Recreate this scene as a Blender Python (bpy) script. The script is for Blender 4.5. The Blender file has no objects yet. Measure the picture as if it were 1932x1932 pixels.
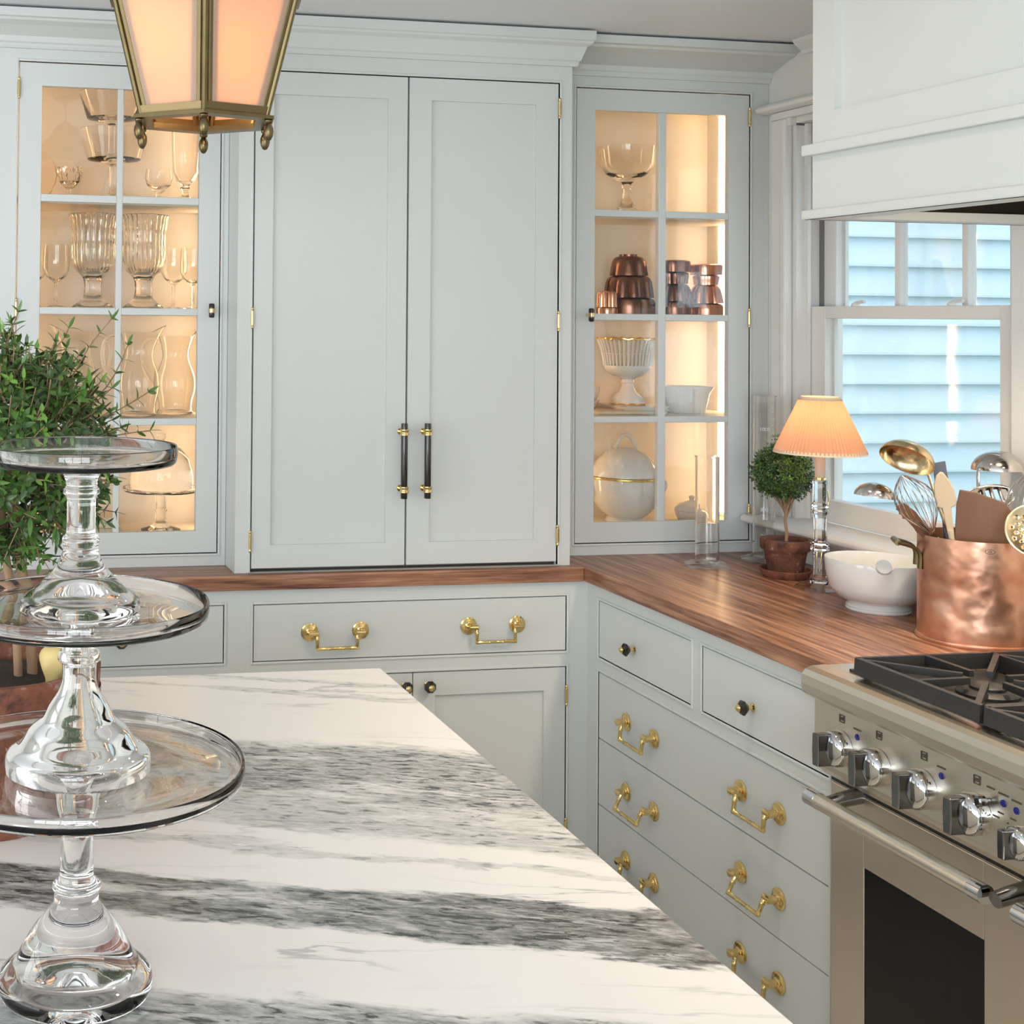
import bpy, bmesh, math, random
from mathutils import Vector, Matrix
random.seed(7)
PI = math.pi
sc = bpy.context.scene
COL = sc.collection

# ------------------------------------------------------------------ camera
cam_d = bpy.data.cameras.new('camera'); cam = bpy.data.objects.new('camera', cam_d); COL.objects.link(cam)
def _cam():
    yaw, pit, roll = 0.1847, 0.0204, 0.0109
    f = Vector((math.sin(yaw)*math.cos(pit), math.cos(yaw)*math.cos(pit), math.sin(pit)))
    r0 = Vector((math.cos(yaw), -math.sin(yaw), 0)); u0 = r0.cross(f)
    r = r0*math.cos(roll)+u0*math.sin(roll); u = -r0*math.sin(roll)+u0*math.cos(roll)
    m = Matrix((( r.x, u.x, -f.x, -1.7392), (r.y, u.y, -f.y, -3.4683), (r.z, u.z, -f.z, 1.596), (0, 0, 0, 1)))
    cam.matrix_world = m
    cam_d.sensor_width = 36.0; cam_d.lens = 36.0*2553.69/1932.0
    cam_d.shift_x = (966-370.9)/1932.0; cam_d.shift_y = (541.6-966)/1932.0
    cam_d.clip_start = .02
_cam(); sc.camera = cam

# ------------------------------------------------------------------ world, large lights, exposure
w = bpy.data.worlds.new('sky'); sc.world = w; w.use_nodes = True
bg = w.node_tree.nodes['Background']; bg.inputs[0].default_value = (.74, .87, 1.0, 1); bg.inputs[1].default_value = 1.35

def area(name, loc, rot, sx, sy, power, col):
    d = bpy.data.lights.new(name, 'AREA'); d.shape = 'RECTANGLE'; d.size = sx; d.size_y = sy; d.energy = power; d.color = col
    o = bpy.data.objects.new(name, d); COL.objects.link(o); o.location = loc; o.rotation_euler = rot
    return o
area('added_rear_light', (-2.6, -5.62, 1.55), (PI/2, 0, 0), 2.5, 1.3, 86, (.86, .935, 1.0))  # added main light, placed outside an unseen rear opening
area('added_left_light', (-4.12, -2.4, 1.15), (PI/2, 0, -PI/2), 2.8, 1.5, 33, (1.0, .96, .90))  # added side light, tinted warm, outside an unseen left opening

sc.view_settings.view_transform = 'Standard'; sc.view_settings.look = 'None'
sc.view_settings.gamma = 1.0; sc.view_settings.use_curve_mapping = False
sc.view_settings.exposure = 0.50
cy = sc.cycles
cy.use_denoising = True; cy.max_bounces = 10; cy.diffuse_bounces = 3; cy.glossy_bounces = 4; cy.transmission_bounces = 10; cy.transparent_max_bounces = 40
cy.caustics_reflective = False; cy.sample_clamp_indirect = 6.0
cy.use_adaptive_sampling = True; cy.adaptive_threshold = 0.05

# ------------------------------------------------------------------ materials
MATS = {}
def newmat(name):
    m = bpy.data.materials.new(name); m.use_nodes = True; MATS[name] = m
    nt = m.node_tree
    return m, nt, nt.nodes['Principled BSDF'], nt.nodes['Material Output']
def N(nt, t, **kw):
    n = nt.nodes.new(t)
    for k, v in kw.items():
        if k.startswith('i_'):
            key = k[2:]; key = int(key) if key.isdigit() else key
            n.inputs[key].default_value = v
        else: setattr(n, k, v)
    return n
def L(nt, a, b): nt.links.new(a, b)
def simple(name, col, rough=.5, metal=0., bump=0., bscale=200., cvar=0., vscale=8., spec=.5, coat=0., stretch=None, rvar=0.):
    m, nt, b, out = newmat(name)
    b.inputs['Base Color'].default_value = (*col, 1); b.inputs['Roughness'].default_value = rough; b.inputs['Metallic'].default_value = metal
    b.inputs['Specular IOR Level'].default_value = spec; b.inputs['Coat Weight'].default_value = coat
    geo = N(nt, 'ShaderNodeNewGeometry'); src = geo.outputs['Position']
    if stretch:
        mp = N(nt, 'ShaderNodeMapping'); mp.inputs['Scale'].default_value = stretch; L(nt, src, mp.inputs[0]); src = mp.outputs[0]
    if bump:
        n = N(nt, 'ShaderNodeTexNoise'); n.inputs['Scale'].default_value = bscale; n.inputs['Detail'].default_value = 3; L(nt, src, n.inputs['Vector'])
        bp = N(nt, 'ShaderNodeBump'); bp.inputs['Strength'].default_value = bump; bp.inputs['Distance'].default_value = .002
        L(nt, n.outputs[0], bp.inputs['Height']); L(nt, bp.outputs[0], b.inputs['Normal'])
    if cvar or rvar:
        n2 = N(nt, 'ShaderNodeTexNoise'); n2.inputs['Scale'].default_value = vscale; n2.inputs['Detail'].default_value = 5; L(nt, src, n2.inputs['Vector'])
        if cvar:
            mx = N(nt, 'ShaderNodeMix', data_type='RGBA'); mx.inputs[6].default_value = (*[c*(1-cvar) for c in col], 1); mx.inputs[7].default_value = (*[min(1, c*(1+cvar)) for c in col], 1)
            L(nt, n2.outputs[0], mx.inputs[0]); L(nt, mx.outputs[2], b.inputs['Base Color'])
        if rvar:
            mr = N(nt, 'ShaderNodeMapRange'); mr.inputs[3].default_value = max(.02, rough-rvar); mr.inputs[4].default_value = rough+rvar
            L(nt, n2.outputs[0], mr.inputs[0]); L(nt, mr.outputs[0], b.inputs['Roughness'])
    return m
simple('paint', (.69, .712, .69), .42, bump=.12, bscale=60, stretch=(1, 1, .12), cvar=.012, vscale=6)
simple('paint_h', (.69, .712, .69), .42, bump=.12, bscale=60, stretch=(.12, 1, 1), cvar=.012, vscale=6)
simple('interior_lit', (.84, .76, .64), .6, bump=.05, bscale=80)  # white cabinet paint with the warm strip light put into its colour
simple('carcass', (.20, .19, .18), .8, cvar=.1)  # dark colour stands in for shade in the door and drawer gaps
simple('wallpaint', (.80, .78, .73), .7, bump=.08, bscale=300)
simple('ceilpaint', (.84, .86, .89), .8, bump=.05, bscale=300)
simple('trimpaint', (.80, .79, .76), .4, bump=.05, bscale=60)
simple('brass', (.80, .60, .26), .17, 1.0, rvar=.06, vscale=60)
simple('oldbrass', (.17, .13, .065), .36, 1.0, cvar=.25, vscale=30, rvar=.1)
simple('horn', (.018, .012, .010), .18, cvar=.5, vscale=40, stretch=(1, 1, .15), coat=.4)
simple('steel', (.74, .68, .585), .30, 1.0, bump=.08, bscale=120, stretch=(1, .03, 1), rvar=.06, vscale=40)
simple('steel_v', (.66, .585, .49), .33, 1.0, bump=.05, bscale=160, stretch=(1, 1, .05), rvar=.06, vscale=40)
simple('chrome', (.66, .66, .66), .06, 1.0, rvar=.02)
simple('darkchrome', (.22, .22, .22), .12, 1.0, rvar=.03)
simple('iron', (.035, .034, .034), .45, .3, bump=.3, bscale=500, rvar=.1, vscale=80)
simple('black', (.012, .012, .012), .4, rvar=.1)
simple('porcelain', (.82, .80, .76), .12, coat=.5, cvar=.015)
simple('gold', (.85, .60, .20), .22, 1.0, rvar=.05)
simple('soil', (.035, .022, .015), .95, bump=1., bscale=250, cvar=.6, vscale=120)
simple('bark', (.33, .20, .11), .8, bump=.8, bscale=150, cvar=.3, vscale=60, stretch=(1, 1, .3))
simple('gourd', (.72, .55, .22), .55, bump=.3, bscale=60, cvar=.18, vscale=25)
simple('leaf', (.075, .17, .028), .42, cvar=.45, vscale=30)
simple('leaf_dark', (.045, .095, .022), .42, cvar=.5, vscale=40)
simple('leaf_bright', (.16, .32, .05), .42, cvar=.35, vscale=40)
simple('siding', (.70, .84, .91), .6, bump=.4, bscale=60, stretch=(.05, 1, 1), cvar=.03, vscale=8)
simple('shademat', (.9, .7, .5), .8)
simple('woodpale', (.56, .45, .32), .6, bump=.2, bscale=60, stretch=(1, 1, .1), cvar=.12, vscale=30)
simple('woodbrown', (.165, .082, .046), .55, bump=.25, bscale=90, stretch=(1, 1, .06), cvar=.25, vscale=40)
simple('utensil_steel', (.62, .58, .55), .14, 1.0, rvar=.05, vscale=30)
simple('utensil_brass', (.80, .64, .40), .20, 1.0, rvar=.08, vscale=40, cvar=.15)
simple('bluegrey', (.09, .10, .14), .4, cvar=.1)
simple('moldcopper', (.22, .105, .07), .24, 1.0, cvar=.5, vscale=20, rvar=.08)
simple('brightcopper', (.75, .36, .22), .22, 1.0, cvar=.25, vscale=30, rvar=.06)
simple('linen', (.78, .68, .50), .85, bump=.3, bscale=300, cvar=.08)
simple('bookcover', (.62, .50, .33), .6, cvar=.12, vscale=20)
simple('bookpage', (.80, .74, .60), .8, bump=.3, bscale=300, stretch=(.05, .05, 1))
simple('floorwood', (.52, .50, .47), .4, bump=.1, bscale=40, stretch=(.1, 1, 1), cvar=.25, vscale=10)
simple('hoodlining', (.055, .042, .034), .42, .6, rvar=.1, vscale=20)
simple('ovenblack', (.006, .006, .007), .10, spec=.25, rvar=.02)
simple('blue_led', (.01, .012, .22), .25, coat=.5)
simple('printdark', (.10, .075, .05), .6)
simple('printwhite', (.85, .85, .85), .6)
simple('rope', (.45, .30, .18), .7)
simple('grass', (.16, .22, .09), .9, cvar=.3, vscale=3)
simple('bark_out', (.30, .26, .23), .9, cvar=.3)

def emis(name, col, s):
    m, nt, b, out = newmat(name); nt.nodes.remove(b)
    e = N(nt, 'ShaderNodeEmission'); e.inputs[0].default_value = (*col, 1); e.inputs[1].default_value = s; L(nt, e.outputs[0], out.inputs[0]); return m
emis('led', (1., .67, .37), 8.5)
emis('bulb', (1., .66, .28), 14.)
emis('hoodlamp', (1., .80, .55), 40.)

def glassreal(name, col=(1, 1, 1), rough=0., ior=1.5):
    m, nt, b, out = newmat(name); nt.nodes.remove(b)
    g = N(nt, 'ShaderNodeBsdfGlass'); g.inputs[0].default_value = (*col, 1); g.inputs[1].default_value = rough; g.inputs[2].default_value = ior
    L(nt, g.outputs[0], out.inputs[0]); return m
def glassthin(name, tint=(.97, .97, .96), edge=(.80, .78, .74), ior=1.45, bump=0., bscale=30., gain=1.):
    m, nt, b, out = newmat(name); nt.nodes.remove(b)
    tr = N(nt, 'ShaderNodeBsdfTransparent'); gl = N(nt, 'ShaderNodeBsdfGlossy'); gl.inputs['Roughness'].default_value = .02; gl.inputs[0].default_value = (1, 1, 1, 1)
    lw = N(nt, 'ShaderNodeLayerWeight'); lw.inputs[0].default_value = .35
    mc = N(nt, 'ShaderNodeMix', data_type='RGBA'); mc.inputs[6].default_value = (*tint, 1); mc.inputs[7].default_value = (*edge, 1)
    pw = N(nt, 'ShaderNodeMath', operation='POWER'); pw.inputs[1].default_value = 4.5
    L(nt, lw.outputs['Facing'], pw.inputs[0]); L(nt, pw.outputs[0], mc.inputs[0]); L(nt, mc.outputs[2], tr.inputs[0])
    fr = N(nt, 'ShaderNodeLayerWeight'); fr.inputs[0].default_value = .5; f0 = ((ior-1)/(ior+1))**2*gain
    p5 = N(nt, 'ShaderNodeMath', operation='POWER'); p5.inputs[1].default_value = 5.; L(nt, fr.outputs['Facing'], p5.inputs[0])
    mu = N(nt, 'ShaderNodeMath', operation='MULTIPLY_ADD'); mu.inputs[1].default_value = (1-f0)*min(1, gain); mu.inputs[2].default_value = f0; mu.use_clamp = True; L(nt, p5.outputs[0], mu.inputs[0])
    mx = N(nt, 'ShaderNodeMixShader'); L(nt, mu.outputs[0], mx.inputs[0]); L(nt, tr.outputs[0], mx.inputs[1]); L(nt, gl.outputs[0], mx.inputs[2])
    if bump:
        geo = N(nt, 'ShaderNodeNewGeometry'); n = N(nt, 'ShaderNodeTexNoise'); n.inputs['Scale'].default_value = bscale; L(nt, geo.outputs['Position'], n.inputs['Vector'])
        bp = N(nt, 'ShaderNodeBump'); bp.inputs['Strength'].default_value = bump; bp.inputs['Distance'].default_value = .01; L(nt, n.outputs[0], bp.inputs['Height'])
        for q in (gl, fr, lw): L(nt, bp.outputs[0], q.inputs['Normal'])
    L(nt, mx.outputs[0], out.inputs[0]); return m
glassreal('glass_thick', (.99, .985, .98))
glassthin('pane', (.97, .975, .97), (.9, .92, .92), 1.5, bump=.05, bscale=9.)
glassreal('glassware', (1., .995, .985), 0., 1.38)
glassreal('cutglass', (1., .995, .985), 0., 1.48)
glassthin('cylglass', (.99, .992, .992), (.62, .66, .67), 1.5, gain=1.3)

def translucent(name, col, tcol, fac, rough=.8):
    m, nt, b, out = newmat(name); nt.nodes.remove(b)
    d = N(nt, 'ShaderNodeBsdfDiffuse'); d.inputs[0].default_value = (*col, 1); t = N(nt, 'ShaderNodeBsdfTranslucent'); t.inputs[0].default_value = (*tcol, 1)
    mx = N(nt, 'ShaderNodeMixShader'); mx.inputs[0].default_value = fac; L(nt, d.outputs[0], mx.inputs[1]); L(nt, t.outputs[0], mx.inputs[2])
    geo = N(nt, 'ShaderNodeNewGeometry'); n = N(nt, 'ShaderNodeTexNoise'); n.inputs['Scale'].default_value = 12; L(nt, geo.outputs['Position'], n.inputs['Vector'])
    mc = N(nt, 'ShaderNodeMix', data_type='RGBA'); mc.inputs[6].default_value = (*[c*.93 for c in tcol], 1); mc.inputs[7].default_value = (*tcol, 1); L(nt, n.outputs[0], mc.inputs[0]); L(nt, mc.outputs[2], t.inputs[0])
    L(nt, mx.outputs[0], out.inputs[0]); return m
translucent('lampshade', (.80, .55, .40), (.95, .55, .33), .5)
translucent('opalglass', (.82, .64, .50), (.98, .69, .47), .55)
translucent('candle', (.85, .70, .58), (.9, .7, .5), .3)

def walnut(name, along):
    m, nt, b, out = newmat(name)
    geo = N(nt, 'ShaderNodeNewGeometry'); mp = N(nt, 'ShaderNodeMapping')
    mp.inputs['Scale'].default_value = (1, .045, 1) if along == 'y' else (.045, 1, 1)
    L(nt, geo.outputs['Position'], mp.inputs[0])
    n1 = N(nt, 'ShaderNodeTexNoise'); n1.inputs['Scale'].default_value = 62; n1.inputs['Detail'].default_value = 6; n1.inputs['Distortion'].default_value = .35; L(nt, mp.outputs[0], n1.inputs['Vector'])
    n2 = N(nt, 'ShaderNodeTexNoise'); n2.inputs['Scale'].default_value = 240; n2.inputs['Detail'].default_value = 4; L(nt, mp.outputs[0], n2.inputs['Vector'])
    ad = N(nt, 'ShaderNodeMath', operation='MULTIPLY_ADD'); ad.inputs[1].default_value = .45; L(nt, n2.outputs[0], ad.inputs[0]); L(nt, n1.outputs[0], ad.inputs[2])
    cr = N(nt, 'ShaderNodeValToRGB'); e = cr.color_ramp.elements
    e[0].position = .50; e[0].color = (.105, .039, .021, 1); e[1].position = .92; e[1].color = (.52, .275, .165, 1)
    e2 = cr.color_ramp.elements.new(.70); e2.color = (.29, .13, .074, 1)
    L(nt, ad.outputs[0], cr.inputs[0]); L(nt, cr.outputs[0], b.inputs['Base Color'])
    b.inputs['Roughness'].default_value = .33; b.inputs['Specular IOR Level'].default_value = .45
    bp = N(nt, 'ShaderNodeBump'); bp.inputs['Strength'].default_value = .08; bp.inputs['Distance'].default_value = .002; L(nt, n2.outputs[0], bp.inputs['Height']); L(nt, bp.outputs[0], b.inputs['Normal'])
walnut('walnut_y', 'y'); walnut('walnut_x', 'x')

def marble(name, bands, base=(.84, .80, .76), slope=.38):
    """bands: (centre, half width, strength) measured across the veining, v = y + slope*x"""
    m, nt, b, out = newmat(name)
    geo = N(nt, 'ShaderNodeNewGeometry'); P = geo.outputs['Position']; rot = math.atan(slope)
    def noise(scale, sx, sy, detail, rough=.6, dist=0., r=rot):
        mp = N(nt, 'ShaderNodeMapping'); mp.inputs['Scale'].default_value = (1, 1, 1); mp.inputs['Rotation'].default_value = (0, 0, r); L(nt, P, mp.inputs[0])
        m2 = N(nt, 'ShaderNodeMapping'); m2.inputs['Scale'].default_value = (sx, sy, 1); L(nt, mp.outputs[0], m2.inputs[0])
        n = N(nt, 'ShaderNodeTexNoise'); n.inputs['Scale'].default_value = scale; n.inputs['Detail'].default_value = detail; n.inputs['Roughness'].default_value = rough; n.inputs['Distortion'].default_value = dist
        L(nt, m2.outputs[0], n.inputs['Vector']); return n.outputs[0]
    def rng(src, a, b_, c, d, smooth=True):
        q = N(nt, 'ShaderNodeMapRange', interpolation_type='SMOOTHSTEP' if smooth else 'LINEAR'); q.inputs[1].default_value = a; q.inputs[2].default_value = b_; q.inputs[3].default_value = c; q.inputs[4].default_value = d; L(nt, src, q.inputs[0]); return q.outputs[0]
    def mth(op, x, y, clamp=False):
        q = N(nt, 'ShaderNodeMath', operation=op, use_clamp=clamp)
        for i, e in enumerate((x, y)):
            if isinstance(e, (int, float)): q.inputs[i].default_value = e
            else: L(nt, e, q.inputs[i])
        return q.outputs[0]
    sp = N(nt, 'ShaderNodeSeparateXYZ'); L(nt, P, sp.inputs[0])
    v = mth('ADD', mth('MULTIPLY', sp.outputs[0], slope), sp.outputs[1])
    warp = mth('MULTIPLY', mth('SUBTRACT', noise(1.0, 2.2, 5.0, 7, .6), .5), .16)
    fine = mth('MULTIPLY', mth('SUBTRACT', noise(1.0, 12, 45, 6, .65), .5), .07)
    v = mth('ADD', mth('ADD', v, warp), fine)
    acc = None
    for (c, hw, s_) in bands:
        k = rng(mth('ABSOLUTE', mth('SUBTRACT', v, c), 0), hw*.75, hw*1.12, s_, 0)
        acc = k if acc is None else mth('MAXIMUM', acc, k)
    cover = rng(noise(1.0, 4.5, 20, 8, .66, .8), .30, .52, .20, 1.)
    grain = rng(noise(1.0, 38, 120, 6, .7, .3), .40, .66, .55, 1.15, False)
    fleck = rng(noise(1.0, 26, 85, 5, .65, .4), .53, .66, 0., .80)
    body = mth('MULTIPLY', mth('MULTIPLY', acc, cover), mth('ADD', mth('MULTIPLY', grain, .60), fleck))
    sv = mth('ABSOLUTE', mth('SUBTRACT', noise(1.0, 1.6, 10, 6, .55, .5, rot*.6), .52), 0)
    stray = mth('MULTIPLY', rng(sv, 0, .018, .30, 0), rng(noise(1.0, 1.4, 3, 3), .45, .62, 0, 1))
    tot = mth('ADD', body, stray, True)
    cr = N(nt, 'ShaderNodeValToRGB'); e = cr.color_ramp.elements
    e[0].position = 0; e[0].color = (*base, 1); e[1].position = 1; e[1].color = (.065, .065, .06, 1)
    x = e.new(.22); x.color = (.60, .585, .56, 1); x = e.new(.55); x.color = (.27, .275, .26, 1)
    L(nt, tot, cr.inputs[0]); L(nt, cr.outputs[0], b.inputs['Base Color']); b.inputs['Roughness'].default_value = .28; b.inputs['Specular IOR Level'].default_value = .4
marble('marble', [(-1.93, .14, .95), (-2.12, .10, .6), (-2.455, .062, 1.35), (-2.76, .09, .95), (-1.42, .014, .45), (-1.50, .010, .35), (-2.28, .012, .35), (-3.1, .1, .8)])
marble('marble_splash', [(-.02, .03, 1.), (-.12, .02, .8), (-.3, .05, .8), (-.6, .06, .7), (.1, .03, .7), (-.9, .08, .8), (.25, .03, .8)], slope=1.2)

def terracotta(name, base=(.23, .085, .045), z0=0, z1=0):
    m, nt, b, out = newmat(name)
    geo = N(nt, 'ShaderNodeNewGeometry'); n = N(nt, 'ShaderNodeTexNoise'); n.inputs['Scale'].default_value = 26; n.inputs['Detail'].default_value = 9; n.inputs['Roughness'].default_value = .7; L(nt, geo.outputs['Position'], n.inputs['Vector'])
    cr = N(nt, 'ShaderNodeValToRGB'); e = cr.color_ramp.elements
    e[0].position = .36; e[0].color = (*[c*.40 for c in base], 1); e[1].position = .70; e[1].color = (.42, .34, .27, 1)
    x = e.new(.47); x.color = (*base, 1); x = e.new(.57); x.color = (*[c*1.25 for c in base], 1)
    L(nt, n.outputs[0], cr.inputs[0]); L(nt, cr.outputs[0], b.inputs['Base Color']); b.inputs['Roughness'].default_value = .8
    bp = N(nt, 'ShaderNodeBump'); bp.inputs['Strength'].default_value = .3; bp.inputs['Distance'].default_value = .004; L(nt, n.outputs[0], bp.inputs['Height']); L(nt, bp.outputs[0], b.inputs['Normal'])
terracotta('terracotta', (.19, .065, .036)); terracotta('terracotta_dark', (.13, .048, .026))
simple('lime', (.45, .40, .32), .9, bump=.6, bscale=60, cvar=.3, vscale=40)

def hammered():
    m, nt, b, out = newmat('copperpot')
    geo = N(nt, 'ShaderNodeNewGeometry'); n = N(nt, 'ShaderNodeTexNoise'); n.inputs['Scale'].default_value = 26; n.inputs['Detail'].default_value = 5; n.inputs['Roughness'].default_value = .6; L(nt, geo.outputs['Position'], n.inputs['Vector'])
    n2 = N(nt, 'ShaderNodeTexNoise'); n2.inputs['Scale'].default_value = 9; n2.inputs['Detail'].default_value = 6; L(nt, geo.outputs['Position'], n2.inputs['Vector'])
    cr = N(nt, 'ShaderNodeValToRGB'); e = cr.color_ramp.elements
    e[0].position = .3; e[0].color = (.54, .235, .14, 1); e[1].position = .7; e[1].color = (.86, .53, .39, 1)
    L(nt, n2.outputs[0], cr.inputs[0]); L(nt, cr.outputs[0], b.inputs['Base Color']); b.inputs['Metallic'].default_value = 1.0
    mr = N(nt, 'ShaderNodeMapRange'); mr.inputs[3].default_value = .24; mr.inputs[4].default_value = .42; L(nt, n.outputs[0], mr.inputs[0]); L(nt, mr.outputs[0], b.inputs['Roughness'])
    v = N(nt, 'ShaderNodeTexNoise'); v.inputs['Scale'].default_value = 34; v.inputs['Detail'].default_value = 1; L(nt, geo.outputs['Position'], v.inputs['Vector'])
    bp = N(nt, 'ShaderNodeBump'); bp.inputs['Strength'].default_value = .16; bp.inputs['Distance'].default_value = .010; L(nt, v.outputs[0], bp.inputs['Height']); L(nt, bp.outputs[0], b.inputs['Normal'])
hammered()

# ------------------------------------------------------------------ mesh helpers
WLOC = {}
class MB:
    def __init__(s): s.v = []; s.f = []; s.sm = []
    def add(s, vs, fs, smooth=False):
        o = len(s.v); s.v += [tuple(x) for x in vs]; s.f += [tuple(i+o for i in q) for q in fs]; s.sm += [smooth]*len(fs); return s
    def box(s, x0, x1, y0, y1, z0, z1):
        x0, x1 = sorted((x0, x1)); y0, y1 = sorted((y0, y1)); z0, z1 = sorted((z0, z1))
        v = [(x0,y0,z0),(x1,y0,z0),(x1,y1,z0),(x0,y1,z0),(x0,y0,z1),(x1,y0,z1),(x1,y1,z1),(x0,y1,z1)]
        return s.add(v, [(0,3,2,1),(4,5,6,7),(0,1,5,4),(1,2,6,5),(2,3,7,6),(3,0,4,7)])
    def prism(s, poly, axis, a0, a1, smooth=False):
        def P(p, a):
            return {'x': (a, p[0], p[1]), 'y': (p[0], a, p[1]), 'z': (p[0], p[1], a)}[axis]
        n = len(poly); v = [P(p, a0) for p in poly]+[P(p, a1) for p in poly]
        f = [tuple(range(n))[::-1], tuple(range(n, 2*n))]
        s.add(v, f)
        o = len(s.v)-2*n
        for i in range(n):
            s.f.append((o+i, o+(i+1)%n, o+n+(i+1)%n, o+n+i)); s.sm.append(smooth)
        return s
    def lathe(s, cx, cy, z, prof, seg=32, sx=1., sy=1., smooth=True, mod=None, rot=0., M=None):
        """prof: list of (r, dz); mod(theta, r, dz) -> r"""
        vs = []; fs = []; rings = []
        for (r, dz) in prof:
            if r <= 1e-6:
                rings.append([len(vs)]); vs.append((cx, cy, z+dz))
            else:
                ring = []
                for k in range(seg):
                    t = 2*PI*k/seg+rot; rr = mod(t, r, dz) if mod else r
                    ring.append(len(vs)); vs.append((cx+sx*rr*math.cos(t), cy+sy*rr*math.sin(t), z+dz))
                rings.append(ring)
        for a, b in zip(rings, rings[1:]):
            if len(a) == 1 and len(b) == 1: continue
            for k in range(seg):
                k2 = (k+1) % seg
                if len(a) == 1: fs.append((a[0], b[k2], b[k])[::-1])
                elif len(b) == 1: fs.append((a[k], a[k2], b[0]))
                else: fs.append((a[k], a[k2], b[k2], b[k]))
        if M is not None: vs = [tuple(M @ Vector(q)) for q in vs]
        return s.add(vs, fs, smooth)
    def tube(s, pts, r, seg=8, closed=False, smooth=True, caps=True, flat=None):
        pts = [Vector(p) for p in pts]; n = len(pts); rs = r if isinstance(r, (list, tuple)) else [r]*n
        vs = []; prev = None
        for i in range(n):
            a = pts[i-1] if (i > 0 or closed) else pts[i]; b = pts[(i+1) % n] if (i < n-1 or closed) else pts[i]
            t = (b-a); t = t.normalized() if t.length > 1e-9 else Vector((0, 0, 1))
            if prev is None:
                up = Vector((0, 0, 1)) if abs(t.z) < .9 else Vector((1, 0, 0)); nx = t.cross(up).normalized()
            else:
                nx = (prev-t*prev.dot(t)); nx = nx.normalized() if nx.length > 1e-6 else t.orthogonal().normalized()
            prev = nx; ny = t.cross(nx)
            for k in range(seg):
                q = 2*PI*k/seg; vs.append(pts[i]+nx*rs[i]*math.cos(q)+ny*rs[i]*math.sin(q)*(flat or 1.))
        fs = []; m = n if closed else n-1
        for i in range(m):
            for k in range(seg):
                a = i*seg; b = ((i+1) % n)*seg; k2 = (k+1) % seg; fs.append((a+k, a+k2, b+k2, b+k))
        if caps and not closed:
            fs.append(tuple(range(seg))[::-1]); fs.append(tuple((n-1)*seg+k for k in range(seg)))
        return s.add(vs, fs, smooth)
    def ball(s, c, r, seg=16, rings=10, sx=1., sy=1., sz=1.):
        prof = [(r*math.sin(PI*i/rings), -r*sz*math.cos(PI*i/rings)) for i in range(rings+1)]
        prof[0] = (0, -r*sz); prof[-1] = (0, r*sz)
        return s.lathe(c[0], c[1], c[2], prof, seg, sx, sy)
    def xf(s, M, start=0):
        s.v = s.v[:start]+[tuple(M @ Vector(q)) for q in s.v[start:]]; return s
    def build(s, name, mat, parent=None, bevel=0., bseg=2, sub=0, solid=0., keep=None):
        me = bpy.data.meshes.new(name)
        xs = [q[0] for q in s.v]; ys = [q[1] for q in s.v]; zs = [q[2] for q in s.v]
        o = Vector(((min(xs)+max(xs))/2, (min(ys)+max(ys))/2, min(zs))) if keep is None else Vector(keep)
        me.from_pydata([(q[0]-o.x, q[1]-o.y, q[2]-o.z) for q in s.v], [], s.f)
        me.polygons.foreach_set('use_smooth', s.sm)
        me.materials.append(MATS[mat]); me.update()
        bm = bmesh.new(); bm.from_mesh(me); bmesh.ops.recalc_face_normals(bm, faces=bm.faces); bm.to_mesh(me); bm.free()
        if any(s.sm): me.set_sharp_from_angle(angle=.75)
        ob = bpy.data.objects.new(name, me); COL.objects.link(ob)
        WLOC[ob.name] = o.copy()
        if parent is not None:
            ob.parent = parent; ob.location = o-WLOC[parent.name]
        else: ob.location = o
        if bevel:
            b = ob.modifiers.new('bevel', 'BEVEL'); b.width = bevel; b.segments = bseg; b.limit_method = 'ANGLE'; b.angle_limit = .6
        if solid:
            b = ob.modifiers.new('solid', 'SOLIDIFY'); b.thickness = solid; b.offset = 0
        if sub:
            b = ob.modifiers.new('sub', 'SUBSURF'); b.levels = sub; b.render_levels = sub
        return ob
def thing(name, label, cat, loc, group=None):
    o = bpy.data.objects.new(name, None); COL.objects.link(o); o.location = loc; o.empty_display_size = .05
    WLOC[o.name] = Vector(loc); o['label'] = label; o['category'] = cat
    if group: o['group'] = group
    return o
def tag(o, label, cat, group=None):
    o['label'] = label; o['category'] = cat
    if group: o['group'] = group
    return o
def struct(o): o['kind'] = 'structure'; return o
def sroot(name, loc):
    o = bpy.data.objects.new(name, None); COL.objects.link(o); o.location = loc; WLOC[o.name] = Vector(loc); o['kind'] = 'structure'; return o
def copy_tree(o, dloc, parent=None, label=None, group=None):
    c = o.copy(); COL.objects.link(c); c.parent = parent
    base = WLOC[o.name]; WLOC[c.name] = base+Vector(dloc)
    if parent is None: c.location = WLOC[c.name]
    if label: c['label'] = label
    if group: c['group'] = group
    for ch in list(o.children): copy_tree(ch, dloc, c)
    return c
def smooth_path(pts, n=6):
    out = []; P = [Vector(p) for p in pts]
    for i in range(len(P)-1):
        p0 = P[max(0, i-1)]; p1 = P[i]; p2 = P[i+1]; p3 = P[min(len(P)-1, i+2)]
        for k in range(n):
            t = k/n
            out.append(.5*((2*p1)+(p2-p0)*t+(2*p0-5*p1+4*p2-p3)*t*t+(-p0+3*p1-3*p2+p3)*t**3))
    out.append(P[-1]); return out
def smooth_prof(pts, n=4): return [(max(0., q.x), q.y) for q in smooth_path([(a, b, 0) for a, b in pts], n)]
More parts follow.
